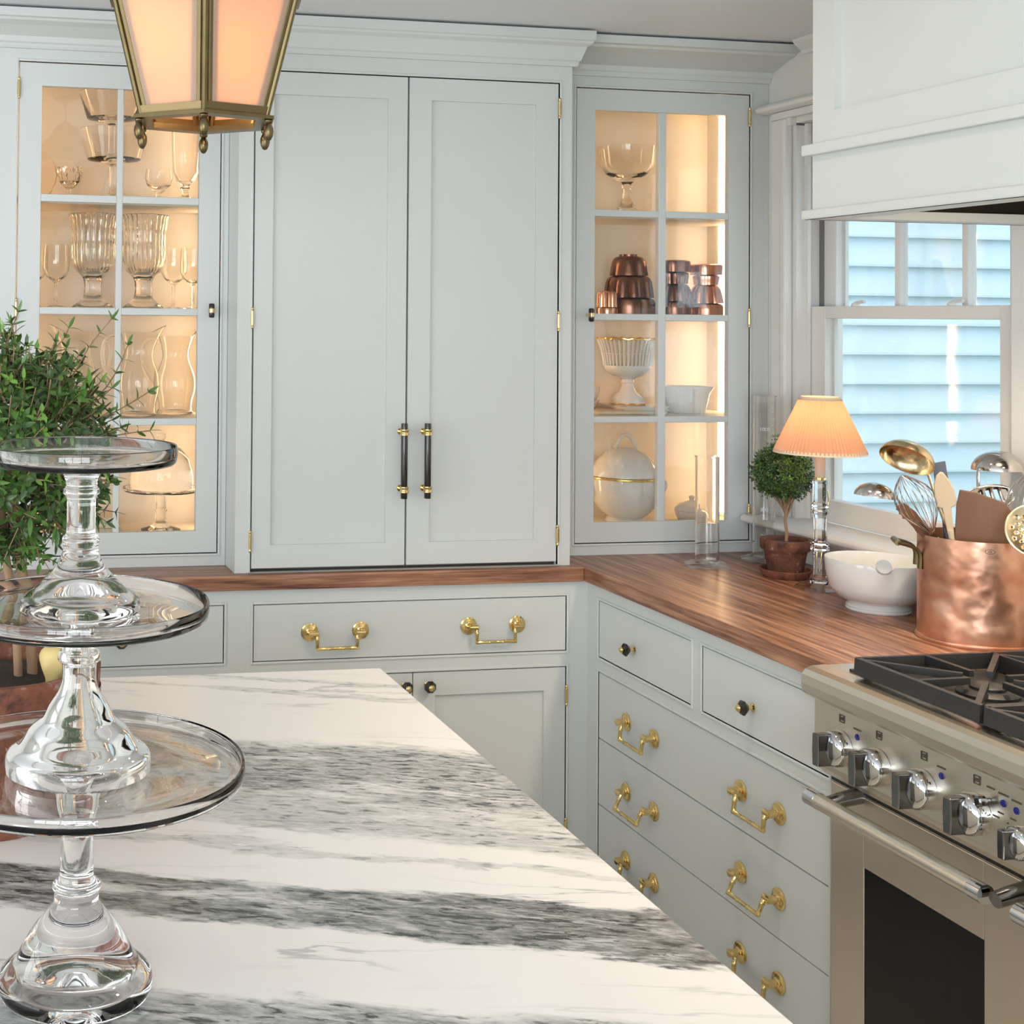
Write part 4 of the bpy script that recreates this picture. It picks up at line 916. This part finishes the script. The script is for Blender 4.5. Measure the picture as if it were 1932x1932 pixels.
m.lathe(X, Y, Zc, [(rb_-(rb_-rt_)*k/8, hb_+.004+(ht_-hb_-.008)*k/8) for k in range(9)], npl*4, mod=pleat, smooth=False); m.build('shade', 'lampshade', t)
for r, z0, z1 in ((rb_, hb_, hb_+.009), (rt_, ht_-.009, ht_)):
    sl = (rb_-rt_)/(ht_-hb_)*.009
    MB().lathe(X, Y, Zc, [(r+.0025, z0), (r+.0025-sl, z1), (r-sl, z1), (r, z0), (r+.0025, z0)], 64).build('shade_trim', 'shademat', t)
MB().ball((X, Y, Zc+.40), .014, 12, 8, sz=1.6).build('bulb', 'bulb', t)
MB().tube([(X, Y, Zc+.352), (X, Y, Zc+.372)], .009, 12).build('socket', 'brass', t)
MB().tube([(X-rt_*.9, Y, Zc+ht_-.006), (X, Y, Zc+ht_-.02), (X+rt_*.9, Y, Zc+ht_-.006)], .0012, 6).build('spider', 'brass', t)
MB().tube(smooth_path([(X+.012, Y-.002, Zc+.281), (X+.024, Y+.01, Zc+.262), (X+.033, Y+.012, Zc+.23), (X+.030, Y+.015, Zc+.18), (X+.021, Y+.018, Zc+.11), (X+.019, Y+.03, Zc+.04), (X+.03, Y+.07, Zc+.0025), (X+.10, Y+.11, Zc+.0022), (XW-.02, Y+.13, Zc+.0022)], 6), .0016, 6).build('cord', 'brass', t)
d = bpy.data.lights.new('lamp_light', 'POINT'); d.energy = .27; d.color = (1., .62, .34); d.shadow_soft_size = .02
o = bpy.data.objects.new('lamp_light', d); COL.objects.link(o); o.parent = t; o.location = Vector((X, Y, Zc+.43))-WLOC[t.name]

# ------------------------------------------------------------------ white mortar with pestle
X, Y = .448, -.600
rim = .119
def rimz(a):  # spout notch towards the camera side
    da = (a-(-2.12)+PI) % (2*PI)-PI
    return -.016*math.exp(-(da/.16)**4)
m = MB(); seg = 96; prof = [(.0, .018), (.062, .019), (.088, .028), (.107, .052), (.115, .085), (.1175, rim-.004), (.1165, rim), (.1125, rim), (.110, rim-.006), (.105, .070), (.085, .042), (.050, .030), (0, .029)]
vs = []; rings = []
for r, dz in prof:
    if r == 0: rings.append([len(vs)]); vs.append((X, Y, Zc+dz))
    else:
        ring = []
        for k in range(seg):
            a = 2*PI*k/seg; f = max(0, (dz-.08)/(rim-.08)); da = (a-(-2.12)+PI) % (2*PI)-PI
            rr_ = r+.010*math.exp(-(da/.12)**2)*f*f
            ring.append(len(vs)); vs.append((X+rr_*math.cos(a), Y+rr_*math.sin(a), Zc+dz+rimz(a)*f))
        rings.append(ring)
fs = []
for a, b in zip(rings, rings[1:]):
    for k in range(seg):
        k2 = (k+1) % seg
        if len(a) == 1: fs.append((a[0], b[k], b[k2]))
        elif len(b) == 1: fs.append((a[k], a[k2], b[0]))
        else: fs.append((a[k], a[k2], b[k2], b[k]))
m.add(vs, fs, True)
t = thing('mortar', 'white porcelain mortar bowl with a notched rim beside the copper pot', 'mortar', (X, Y, Zc))
m.build('bowl', 'porcelain', t)
MB().lathe(X, Y, Zc, [(0, 0), (.070, 0), (.0715, .003), (.069, .006), (.0705, .009), (.068, .013), (.062, .019), (0, .019)], 56).build('foot', 'porcelain', t)
ca, sa = math.cos(-2.12), math.sin(-2.12)
p0 = Vector((X-ca*.045, Y-sa*.045, Zc+.048)); p1 = Vector((X+ca*.117, Y+sa*.117, Zc+.121))
m = MB(); m.tube([p0, p0+(p1-p0)*.1, p0+(p1-p0)*.2, p0+(p1-p0)*.35, p0+(p1-p0)*.8, p0+(p1-p0)*.96, p1], [.010, .017, .018, .012, .0120, .0178, .0160], 24)
o = m.build('pestle', 'porcelain'); tag(o, 'white pestle with round end resting in the notch of the mortar', 'pestle')

# ------------------------------------------------------------------ copper pot with utensils
X, Y, R = .452, -.900, .110; H = .224
t = thing('copper_pot', 'dented copper pot with rolled base edge holding kitchen utensils', 'pot', (X, Y, Zc))
m = MB(); rc = random.Random(9); dents = [(rc.uniform(-2.9, -1.4), rc.uniform(.05, .15), rc.uniform(.10, .22), rc.uniform(.010, .02), rc.uniform(.0006, .0017)) for _ in range(22)]
def dent(a, r, dz):
    if r < R-.012: return r
    q = r
    for (da, dzc, wa, wz, am) in dents:
        e = ((a-da+PI) % (2*PI)-PI)/wa; g = (dz-dzc)/wz; q -= am*math.exp(-e*e-g*g)
    return q
prof = [(0, .004), (R-.004, .004)]+[(R, .006+(H-.006)*k/40) for k in range(41)]+[(R-.0025, H-(H-.008)*k/40) for k in range(41)]+[(0, .008)]
m.lathe(X, Y, Zc, prof, 120, mod=dent); m.build('body', 'copperpot', t)
MB().lathe(X, Y, Zc, [(R-.006, 0), (R+.003, 0), (R+.0045, .004), (R+.003, .0085), (R-.001, .010)], 96).build('base_roll', 'copperpot', t)
sa = -2.02; m = MB(); m.tube([(X+(R+.0006)*math.cos(sa+.085*math.cos(q)), Y+(R+.0006)*math.sin(sa+.085*math.cos(q)), Zc+H-.018+.0045*math.sin(q)) for q in [2*PI*k/20 for k in range(20)]], .0007, 5, closed=True)
m.tube([(X+(R+.0006)*math.cos(sa+.03*math.cos(q)), Y+(R+.0006)*math.sin(sa+.03*math.cos(q)), Zc+H-.018+.0016*math.sin(q)) for q in [2*PI*k/10 for k in range(10)]], .0006, 5, closed=True); m.build('maker_stamp', 'printdark', t)
ha = 2.62; hd = Vector((math.cos(ha), math.sin(ha), 0)); hp = Vector((X, Y, 0))+hd*R; sd_ = Vector((-hd.y, hd.x, 0))
m = MB()
for s_ in (-1, 1):
    b = hp+sd_*.028*s_
    m.tube(smooth_path([(b.x, b.y, Zc+H-.075), (b.x, b.y, Zc+H-.045), (b.x+hd.x*.012, b.y+hd.y*.012, Zc+H-.030), (b.x+hd.x*.042, b.y+hd.y*.042, Zc+H-.022)], 5), .006, 8, flat=.6)
b = hp+hd*.042; m.tube([b-sd_*.030+Vector((0, 0, Zc+H-.022)), b+sd_*.030+Vector((0, 0, Zc+H-.022))], .0065, 8)
m.build('side_handle', 'oldbrass', t)
BZ = Zc+.012
def handle_to(m, p, base, r=.004, flat=None): m.tube([Vector(base), Vector(p)], r, 10, flat=flat)
def frame_to(p, d, n):
    """matrix with local z = d, local x ~ n"""
    d = Vector(d).normalized(); n = Vector(n); n = (n-d*n.dot(d)).normalized(); y = d.cross(n)
    return Matrix(((n.x, y.x, d.x, p[0]), (n.y, y.y, d.y, p[1]), (n.z, y.z, d.z, p[2]), (0, 0, 0, 1)))
def ladle(label, c, axis, r, base, mat, deep=.62):
    """c centre of bowl opening; axis = direction the opening faces"""
    t = thing('ladle', label, 'ladle', base)
    m = MB(); pr = [(r*math.cos(q), -r*deep*math.sin(q)*1.0) for q in [PI/2*k/9 for k in range(10)]][::-1]; pr[0] = (0, pr[0][1])
    inn = [(max(0, a-.0014), b+.0014*(1 if a > r*.5 else 1)) for a, b in pr[::-1]]; inn[0] = (r-.0014, 0); inn[-1] = (0, inn[-1][1])
    m.lathe(0, 0, 0, pr+inn, 36); m.xf(frame_to(c, axis, Vector(base)-Vector(c))); m.build('bowl', mat, t)
    n = (Vector(base)-Vector(c)); A_ = Vector(axis).normalized(); n = (n-A_*n.dot(A_)).normalized(); e = Vector(c)+n*r
    h = MB(); h.tube(smooth_path([e-A_*.006, e+n*.012+A_*.004, e+(Vector(base)-e)*.3, base], 6), .0042, 8, flat=.55); h.build('handle', mat, t)
    return t
ladle('brass ladle with its bowl tipped open above the pot', (.326, -.850, 1.296), (-.62, -.25, -.85), .056, (.46, -.93, BZ), 'utensil_brass', .7)
ladle('small steel ladle hanging out over the rim towards the lamp', (.268, -.825, 1.214), (-.12, .0, -1.), .042, (.50, -.88, BZ), 'utensil_steel', .75)
ladle('large steel ladle behind the balloon whisk against the window', (.585, -.815, 1.268), (.0, -.03, -1.), .054, (.48, -.85, BZ), 'utensil_steel', .8)
def whisk(label, tip, base, rad, nw, mat):
    t = thing('whisk', label, 'whisk', base)
    tip = Vector(tip); base = Vector(base); ax = tip-base; Lh = ax.length; d = ax.normalized(); M = frame_to(base, d, (1, 0, 0))
    hl = Lh-.165; MB().tube([base, base+d*hl], .0075, 12).build('handle', mat, t)
    for k in range(nw):
        a = PI*k/nw; pts = []
        for q in range(25):
            s = q/24; th = (s-.5)*2   # -1..1
            rr = rad*math.sin(PI*min(1, (1-abs(th))*1.15)/1.0*.62)/math.sin(PI*.62) if abs(th) > .0 else 0
            u = 1-abs(th); zz = hl+.165*(u**.8)
            w_ = rad*(math.sin(u*PI)**.9 if u > .5 else math.sin(u*PI)**1.15); w_ = max(w_, .005*(1-u)) * (1 if th >= 0 else -1)
            pts.append(M @ Vector((w_*math.cos(a), w_*math.sin(a), zz)))
        MB().tube(pts, .0008, 5, caps=False).build('wire', mat, t)
    return t
whisk('thin wire balloon whisk leaning under the brass ladle', (.268, -.908, 1.272), (.492, -.885, BZ), .040, 10, 'utensil_steel')
whisk('thick steel whisk beside the slotted spoon', (.548, -.955, 1.285), (.487, -.950, BZ), .040, 9, 'utensil_steel')
# pale wooden spoon
def flat_tool(name, label, cat, outline, th, base, tip, nrm, mat, hr=.006, holes=None, hmat=None):
    t = thing(name, label, cat, base)
    base = Vector(base); tip = Vector(tip); d = (tip-base).normalized(); M = frame_to(tip, d, Vector(nrm).cross(d)*-1.)
    m = MB(); m.prism([(a, b) for a, b in outline], 'y', -th/2, th/2); m.xf(M); ho = m.build('blade', mat, t, bevel=min(.002, th*.3))
    zmin = min(b for a, b in outline); e = M @ Vector((0, 0, zmin+.01))
    MB().tube([base, e], hr, 10).build('handle', hmat or mat, t)
    return t, M, ho
spoon = [(-.006, -.12), (-.0095, -.062), (-.0185, -.058), (-.0205, -.035), (-.019, -.012), (-.0125, .008), (-.004, .0165), (.002, .015), (.011, -.002), (.0185, -.025), (.0195, -.045), (.017, -.057), (.0075, -.061), (.006, -.12)]
flat_tool('wooden_spoon', 'pale wooden spoon standing upright in the copper pot', 'spoon', spoon, .008, (.410, -.925, BZ), (.338, -.945, 1.266), (-.55, -.8, .1), 'woodpale')
flat_tool('spatula', 'dark blue-grey spatula just behind the pale wooden spoon', 'spatula', [(-.010, -.10), (-.014, -.05), (-.014, .006), (.010, .010), (.014, -.05), (.008, -.10)], .003, (.43, -.868, BZ), (.400, -.862, 1.285), (-.5, -.8, .1), 'bluegrey')
flat_tool('spatula', 'wide brown wooden spatula with slanted end next to the brass skimmer', 'spatula', [(-.055, -.15), (-.050, -.02), (-.044, .014), (-.012, .010), (.036, -.006), (.058, -.030), (.058, -.15)], .006, (.449, -.925, BZ), (.446, -.932, 1.224), (-.64, -.76, .1), 'woodbrown')
# perforated brass skimmer
t = thing('skimmer', 'round perforated brass skimmer propped against the rim of the copper pot', 'skimmer', (.47, -.90, BZ))
M = frame_to((.478, -1.038, 1.170), (-.52, -.78, .35), (.7, 0, .75))
m = MB(); rr_ = .056; nr = 14; ns = 66; vs = []; fs = []
holes = []
for k in range(nr+1):
    r_ = rr_*k/nr
    for j in range(ns): a = 2*PI*j/ns; vs.append((r_*math.cos(a), r_*math.sin(a), -.010*(1-(r_/rr_)**2)))
for k in range(nr):
    for j in range(ns):
        if k in (4, 6, 8, 10) and (j % 6 == (k*3//2) % 6): continue
        fs.append((k*ns+j, k*ns+(j+1) % ns, (k+1)*ns+(j+1) % ns, (k+1)*ns+j))
m.add(vs, fs, True); m.xf(M); m.build('disc', 'utensil_brass', t, solid=.0012)
e = M @ Vector((.054, 0, 0)); MB().tube(smooth_path([e, (.565, -1.0, 1.24), (.59, -.98, 1.30)], 4), .0045, 8).build('handle', 'utensil_brass', t)
# slotted spoon
t = thing('slotted_spoon', 'steel slotted spoon between the wooden spatula and the thick whisk', 'spoon', (.47, -.89, BZ))
M = frame_to((.500, -.885, 1.215), (-.45, -.9, .2), (1, -.3, .25)); m = MB(); vs = []; fs = []; na, nb = 26, 10
for i in range(na+1):
    for j in range(nb+1):
        u = -1+2*i/na; w_ = (j/nb-.5)*2; h = .030*math.sqrt(max(0, 1-u*u*.94)); vs.append((u*.052, w_*h, -.012*(1-u*u)*(1-.5*w_*w_)))
for i in range(na):
    for j in range(nb):
        if 3 <= i <= na-4 and i % 4 in (1, 2) and 2 <= j <= nb-3: continue
        a = i*(nb+1)+j; fs.append((a, a+1, a+nb+2, a+nb+1))
m.add(vs, fs, True); m.xf(M); m.build('bowl', 'utensil_steel', t, solid=.0016)
e = M @ Vector((.05, 0, 0)); MB().tube([(.47, -.89, BZ), (.50, -.885, 1.16), e], .004, 8).build('handle', 'utensil_steel', t)
# serrated dark tongs edge lying out over the rim
flat_tool('server', 'dark toothed server lying over the rim under the small steel ladle', 'server', [(-.010, -.10), (-.014, -.02), (-.019, -.015), (-.014, -.008), (-.019, -.002), (-.014, .004), (-.018, .010), (-.010, .016), (.004, .012), (.012, -.02), (.010, -.10)], .002, (.54, -.88, BZ), (.300, -.88, 1.197), (-.5, -1, .2), 'woodbrown', .004)
# ------------------------------------------------------------------ glassware in the lantern-side cabinet
S1, S2, S3, S4 = 1.9125, 1.6115, 1.3135, .9855
def ware(name, label, cat, x, y, z, prof, mat='glassware', seg=40, mod=None, parts=None, smooth=True, group=None):
    m = MB(); m.lathe(x, y, z, prof, seg, mod=mod, smooth=smooth); o = m.build(name, mat); tag(o, label, cat, group); return o
YY = .29
def footed(foot, stem, zs, zb, rb, zt, rt, th=.0018):
    return [(0, 0), (foot, 0), (foot, .003), (stem*1.6, .010), (stem, .022), (stem*.85, zs*.5), (stem, zs-.012), (stem*2.0, zs-.004), (rb*.9, zb-.002), (rb, zb+.002), (rt, zt), (rt-th, zt), (rb-th, zb+.005), (rb*.8, zb+.003), (0, zb+.003)]
ware('glass_compote', 'tall clear glass compote on the top shelf, carrying another compote', 'compote', -1.276, YY, S1, footed(.055, .013, .108, .112, .074, .198, .098))
ware('glass_compote', 'clear glass compote nested inside another one on the top shelf', 'compote', -1.283, YY, S1+.1165, footed(.046, .010, .105, .110, .070, .186, .093))
ware('cut_goblet', 'small sparkling cut-glass goblet between the oval plate and nested compotes', 'goblet', -1.401, YY-.01, S1, [(0, 0), (.022, 0), (.022, .003), (.006, .010), (.005, .026), (.016, .034), (.030, .050), (.035, .072), (.034, .088), (.032, .088), (.033, .070), (.027, .050), (.010, .040), (0, .039)], 'cutglass', 24, lambda a, r, dz: r*(1+.05*math.cos(12*a)*math.cos(dz*220)), smooth=False)
ware('glass_coupe', 'low clear glass coupe on a short stem, under the lantern', 'coupe', -1.150, YY-.01, S1, [(0, 0), (.026, 0), (.026, .003), (.008, .010), (.007, .022), (.020, .032), (.034, .046), (.039, .064), (.036, .090), (.034, .090), (.0365, .064), (.030, .048), (.012, .038), (0, .037)])
ware('glass_goblet', 'tall footed glass goblet beside the low coupe', 'goblet', -1.072, YY, S1, [(0, 0), (.032, 0), (.032, .004), (.018, .012), (.010, .022), (.009, .034), (.016, .040), (.011, .046), (.026, .060), (.036, .085), (.039, .14), (.041, .21), (.039, .21), (.037, .14), (.033, .085), (.018, .062), (0, .058)])
m = MB(); m.lathe(0, 0, 0, [(0, 0), (.05, .002), (.068, .008), (.070, .010), (.066, .011), (.05, .005), (0, .003)], 40, .72, 1.); m.xf(T((-1.478, .40, S1+.074)) @ Matrix.Rotation(math.radians(78), 4, 'X')); o = m.build('glass_plate', 'glassware'); tag(o, 'oval clear glass plate standing on edge at the cabinet side', 'plate')
def facet(a, r, dz): return r*(1+.05*(math.cos(14*a+dz*95)*math.cos(14*a-dz*95)))
VP = [(0, 0), (.058, 0), (.060, .006), (.045, .016), (.030, .030), (.026, .048), (.027, .075), (.036, .092), (.054, .108), (.064, .130), (.066, .165), (.064, .200), (.069, .238), (.074, .258), (.070, .262), (.066, .256), (.060, .205), (.061, .150), (.056, .122), (.036, .104), (0, .096)]
VP = [(r*.92, q) for r, q in VP]; VP = smooth_prof(VP[:15], 3)+VP[15:]
for i, (x, lb) in enumerate(((-1.331, 'heavy pressed-glass celery vase with scalloped rim beside the thin wine glass'), (-1.189, 'heavy pressed-glass celery vase with scalloped rim beside two wine glasses'))):
    ware('pressed_vase', lb, 'vase', x, YY, S2, VP, 'cutglass', 84, lambda a, r, dz: (facet(a, r, dz) if dz > .10 else r*(1+.03*math.cos(8*a)) if .03 < dz < .1 else r), group='pressed glass vases')
WP = [(0, 0), (.030, 0), (.030, .002), (.008, .007), (.0045, .015), (.0045, .066), (.010, .072), (.028, .086), (.036, .105), (.037, .130), (.034, .175), (.0325, .175), (.0355, .130), (.0345, .106), (.026, .089), (.008, .077), (0, .076)]
def flute(a, r, dz): return r*(1+.018*math.cos(16*a)) if dz > .08 else r
for x, y, h, lb in ((-1.434, YY, 1.0, 'thin-stemmed wine glass between pressed vase and the hinge side of the shelf'), (-1.094, YY+.055, 1.0, 'wine glass set back between a pressed vase and another wine glass'), (-1.050, YY-.015, .97, 'fluted wine glass at the door-knob side of the shelf'), (-1.49, YY+.08, 1., 'wine glass at the hinge side of the shelf, set back')):
    ware('wine_glass', lb, 'wine glass', x, y, S2, [(r, z*h) for r, z in WP], 'glassware', 48, flute, group='wine glasses beside the pressed vases')
def pitcher(label, x, y, z, sc_, spout, hdl):
    t = thing('glass_pitcher', label, 'pitcher', (x, y, z), 'clear glass pitchers')
    pr = smooth_prof([(.047, 0), (.056, .006), (.050, .016), (.052, .04), (.060, .075), (.058, .115), (.044, .155), (.040, .180), (.047, .215), (.052, .232)], 3)
    out = [(0, 0)]+pr; inn = [(r-.003, q) for r, q in pr[::-1]][:-4]+[(0, .02)]
    def md(a, r, dz):
        if dz < .15: return r
        e = ((a-spout+PI) % (2*PI)-PI); k = (dz-.15)/.082
        return r+.026*math.exp(-(e/.42)**2)*k*k
    m = MB(); m.lathe(x, y, z, [(r*sc_, q*sc_) for r, q in out+inn], 44, mod=md)
    m.v = [(a, b, c+(.020*math.exp(-(((math.atan2(b-y, a-x)-spout+PI) % (2*PI)-PI)/.5)**2)*max(0, (c-z-.17*sc_)/.062) if c-z > .17*sc_ else 0)) for a, b, c in m.v]
    m.build('body', 'glassware', t)
    hx_, hy_ = math.cos(hdl), math.sin(hdl)
    def H(r, q): return (x+hx_*r*sc_, y+hy_*r*sc_, z+q*sc_)
    MB().tube(smooth_path([H(.046, .212), H(.070, .224), H(.094, .205), H(.100, .165), H(.088, .120), H(.060, .088)], 5), .0052, 10).build('handle', 'glassware', t)
pitcher('clear glass pitcher nearest the cabinet knob, spout lifted', -1.088, YY+.04, S3, .95, .35, 2.9)
pitcher('round clear glass pitcher in the middle of its shelf', -1.205, YY-.03, S3, 1.0, -.1, 3.0)
pitcher('clear glass pitcher partly behind the big topiary', -1.375, YY, S3, 1.0, PI, .15)
# domed cake stand, linen
t = thing('domed_stand', 'glass cake stand under a clear dome on the cabinet floor', 'cake stand', (-1.128, .315, S4))
MB().lathe(-1.128, .315, S4, [(0, .012), (.050, .002), (.056, .002), (.056, .006), (.030, .014), (.016, .026), (.014, .050), (.018, .058), (.014, .066), (.016, .100), (.030, .108), (.105, .113), (.109, .118), (.108, .123), (.104, .120), (0, .118)], 56).build('stand', 'glassware', t)
MB().lathe(-1.128, .315, S4, [(.090, .1215), (.092, .124), (.090, .16), (.078, .205), (.055, .232), (.022, .246), (.010, .248), (.007, .256), (.012, .263), (.012, .272), (0, .277)], 48).build('dome', 'glassware', t)
for k in range(3):
    m = MB(); m.box(-1.345+.006*k, -1.245-.004*k, .25, .36, S4+.015*k+.0035, S4+.015*k+.0185); o = m.build('folded_napkin', 'linen', bevel=.006, bseg=3); tag(o, ('folded cream napkin at the bottom of the stack on the cabinet floor', 'folded cream napkin in the middle of the stack on the cabinet floor', 'folded cream napkin on top of the stack on the cabinet floor')[k], 'napkin', 'folded napkins')
m = MB(); n = 60; pts = [(-1.52+.53*k/n, .215+.010*abs(math.sin(PI*k/5))) for k in range(n+1)]
# keep the runner clear of the stand foot: laid in front only
m = MB(); m.prism([(-1.52, .248)]+pts+[(-.99, .248)], 'z', S4+.0004, S4+.0026); o = m.build('lace_runner', 'linen'); tag(o, 'scalloped cream lace runner along the front of the cabinet floor', 'runner')

# ------------------------------------------------------------------ window-side cabinet: compote, molds, porcelain
YY = .315
ware('glass_compote', 'wide shallow clear glass compote above the copper molds', 'compote', .290, YY, S1, [(0, 0), (.048, 0), (.050, .004), (.026, .018), (.014, .045), (.010, .075), (.016, .085), (.012, .092), (.022, .100), (.060, .122), (.078, .150), (.082, .205), (.080, .205), (.075, .152), (.056, .127), (0, .108)])
def fl(n, am): return lambda a, r, dz: r*(1+am*abs(math.sin(n*a/2)))
def mold(label, x, y, z, tiers, mat, n=10, ring=False):
    t = thing('jelly_mold', label, 'mold', (x, y, z), 'copper jelly molds')
    zz = 0
    for i, (r0, r1, h, nn, am) in enumerate(tiers):
        pr = [(0, zz), (r0, zz), (r0, zz+.002), (r0*.62+r1*.38, zz+h*.45), (r0*.3+r1*.7, zz+h*.72), (r1*.96, zz+h*.88), (r1*.84, zz+h*.965), (r1*.66, zz+h), (0, zz+h)]
        MB().lathe(x, y, z, pr, max(36, nn*8) if nn else 48, mod=fl(nn, am) if nn else None).build('tier', mat, t); zz += h+.0002
    if ring: MB().lathe(x, y, z, [(0, zz), (.028, zz), (.028, zz+.006), (0, zz+.006)], 28).build('cap', mat, t)
mold('big dark copper jelly mold with a fluted middle tier and domed top', .297, YY, S2, [(.076, .076, .050, 0, 0), (.066, .058, .066, 9, .12), (.056, .046, .058, 0, 0)], 'moldcopper', ring=True)
mold('small bright copper mold with ribbed crown at the foot of the dark one', .198, YY-.055, S2, [(.030, .030, .020, 0, 0), (.026, .025, .048, 12, .16)], 'brightcopper')
mold('dark copper mold half hidden at the cabinet edge', .155, YY+.05, S2, [(.046, .046, .03, 0, 0), (.040, .038, .10, 8, .10), (.036, .022, .055, 0, 0)], 'moldcopper')
mold('tall copper mold with a castle-like flared top', .455, YY+.015, S2, [(.056, .056, .042, 0, 0), (.047, .038, .052, 7, .16), (.036, .040, .036, 8, .12), (.044, .046, .036, 4, .10)], 'moldcopper')
mold('copper mold with pink shine next to the light strip', .556, YY+.005, S2, [(.050, .050, .036, 0, 0), (.044, .034, .056, 8, .18), (.032, .036, .030, 6, .12), (.042, .044, .034, 4, .12)], 'brightcopper')
# books, basket
def book(label, x0, x1, y0, y1, z0, z1, cov):
    t = thing('book', label, 'book', ((x0+x1)/2, (y0+y1)/2, z0))
    MB().box(x0+.003, x1-.003, y0+.004, y1-.001, z0+.0025, z1-.0025).build('pages', 'bookpage', t)
    m = MB(); m.box(x0, x1, y0, y1, z0, z0+.002); m.box(x0, x1, y0, y1, z1-.002, z1); m.box(x0, x1, y1-.002, y1, z0+.002, z1-.002); m.build('cover', cov, t)
book('tan book lying flat beneath the porcelain basket', .160, .385, .235, .42, S3, S3+.0125, 'bookcover')
book('white book lying flat directly under the porcelain basket', .245, .390, .24, .415, S3+.0128, S3+.0245, 'porcelain')
X, Y, Z = .300, .325, S3+.0249
t = thing('porcelain_basket', 'openwork white porcelain basket on a pedestal with gold rim', 'compote', (X, Y, Z))
MB().lathe(X, Y, Z, [(0, 0), (.052, 0), (.052, .006), (.049, .008), (.048, .020), (.026, .040), (.018, .055), (.018, .064), (.022, .066), (.019, .070), (.019, .076), (.024, .080), (.050, .090), (.068, .105), (.070, .118), (.066, .120), (.064, .108), (.045, .096), (0, .088)], 48).build('pedestal', 'porcelain', t)
MB().lathe(X, Y, Z, [(.0525, .001), (.0535, .003), (.0525, .006)], 48).build('gold_line', 'gold', t)
rib = smooth_path([(.069, 0, .118), (.072, 0, .140), (.078, 0, .170), (.088, 0, .198)], 4)
m0 = None
for k in range(40):
    a = 2*PI*k/40; q = MB(); q.tube([(X+p.x*math.cos(a), Y+p.x*math.sin(a), Z+p.z) for p in rib], .0026, 5); q.build('rib', 'porcelain', t)
for z_, r_, w_ in ((.155, .0745, .0016),):
    MB().tube([(X+r_*math.cos(2*PI*k/48), Y+r_*math.sin(2*PI*k/48), Z+z_) for k in range(48)], w_, 6, closed=True).build('ring', 'porcelain', t)
MB().tube([(X+(.0885+.001*math.cos(20*2*PI*k/120))*math.cos(2*PI*k/120), Y+(.0885+.001*math.cos(20*2*PI*k/120))*math.sin(2*PI*k/120), Z+.199+.0015*math.cos(20*2*PI*k/120)) for k in range(120)], .0034, 6, closed=True).build('rim', 'gold', t)
for k, lb in enumerate(('shallow white ribbed dish at the bottom of the pair by the cabinet edge', 'shallow white ribbed dish on top of the pair by the cabinet edge')):
    ware('ribbed_dish', lb, 'dish', .178, YY+.055, S3+.0127+.0*k+(.0225*k), [(0, 0), (.034, 0), (.040, .006), (.046, .020), (.048, .042-.018*(k == 0)), (.046, .042-.018*(k == 0)), (.043, .022), (.036, .008 if k else .0075), (0, .004)], 'porcelain', 72, fl(24, .03), group='ribbed dishes')
o = MB(); o.lathe(.488, YY, S3, [(0, 0), (.056, 0), (.060, .004), (.067, .030), (.074, .060), (.086, .078), (.087, .081), (.084, .081), (.070, .060), (.063, .030), (.055, .008), (0, .006)], 96, .92, .8, mod=fl(30, .035)); o = o.build('oval_dish', 'porcelain'); tag(o, 'deep white fluted oval dish with flared rim beside the basket', 'dish')
# tureen
X, Y, Z = .295, .325, S4
t = thing('soup_tureen', 'white porcelain soup tureen with gold band, domed lid and loop handle', 'tureen', (X, Y, Z))
MB().lathe(X, Y, Z, [(0, 0), (.058, 0), (.060, .004), (.050, .014), (.072, .030), (.098, .062), (.108, .100), (.110, .132), (.107, .134), (.104, .130), (.100, .09), (.06, .035), (0, .03)], 64).build('bowl', 'porcelain', t)
MB().lathe(X, Y, Z, [(.1102, .131), (.1135, .1335), (.1135, .137), (.1102, .139)], 64).build('gold_band', 'gold', t)
MB().lathe(X, Y, Z, [(0, .140), (.109, .140), (.109, .144), (.098, .158), (.082, .186), (.058, .208), (.040, .214), (.032, .221), (0, .224)], 64).build('lid', 'porcelain', t)
MB().tube(smooth_path([(X-.036, Y, Z+.222), (X-.026, Y, Z+.236), (X-.016, Y, Z+.254), (X, Y, Z+.262), (X+.016, Y, Z+.254), (X+.026, Y, Z+.236), (X+.036, Y, Z+.222)], 5), .0055, 10).build('lid_handle', 'porcelain', t)
for s_ in (-1, 1): MB().tube(smooth_path([(X+s_*.108, Y, Z+.118), (X+s_*.124, Y, Z+.124), (X+s_*.132, Y, Z+.108), (X+s_*.122, Y, Z+.086), (X+s_*.104, Y, Z+.078)], 5), .0055, 8).build('side_handle', 'porcelain', t)
X, Y = .508, YY
t = thing('covered_dish', 'small white ribbed covered dish with a knob beside the tureen', 'dish', (X, Y, Z))
MB().lathe(X, Y, Z, [(0, 0), (.036, 0), (.044, .014), (.048, .030), (.046, .032), (0, .032)], 64, mod=fl(18, .05)).build('dish', 'porcelain', t)
MB().lathe(X, Y, Z, [(0, .0325), (.048, .0325), (.046, .040), (.034, .052), (.014, .060), (.006, .063), (.007, .068), (.009, .074), (0, .079)], 64, mod=fl(18, .05)).build('lid', 'porcelain', t)
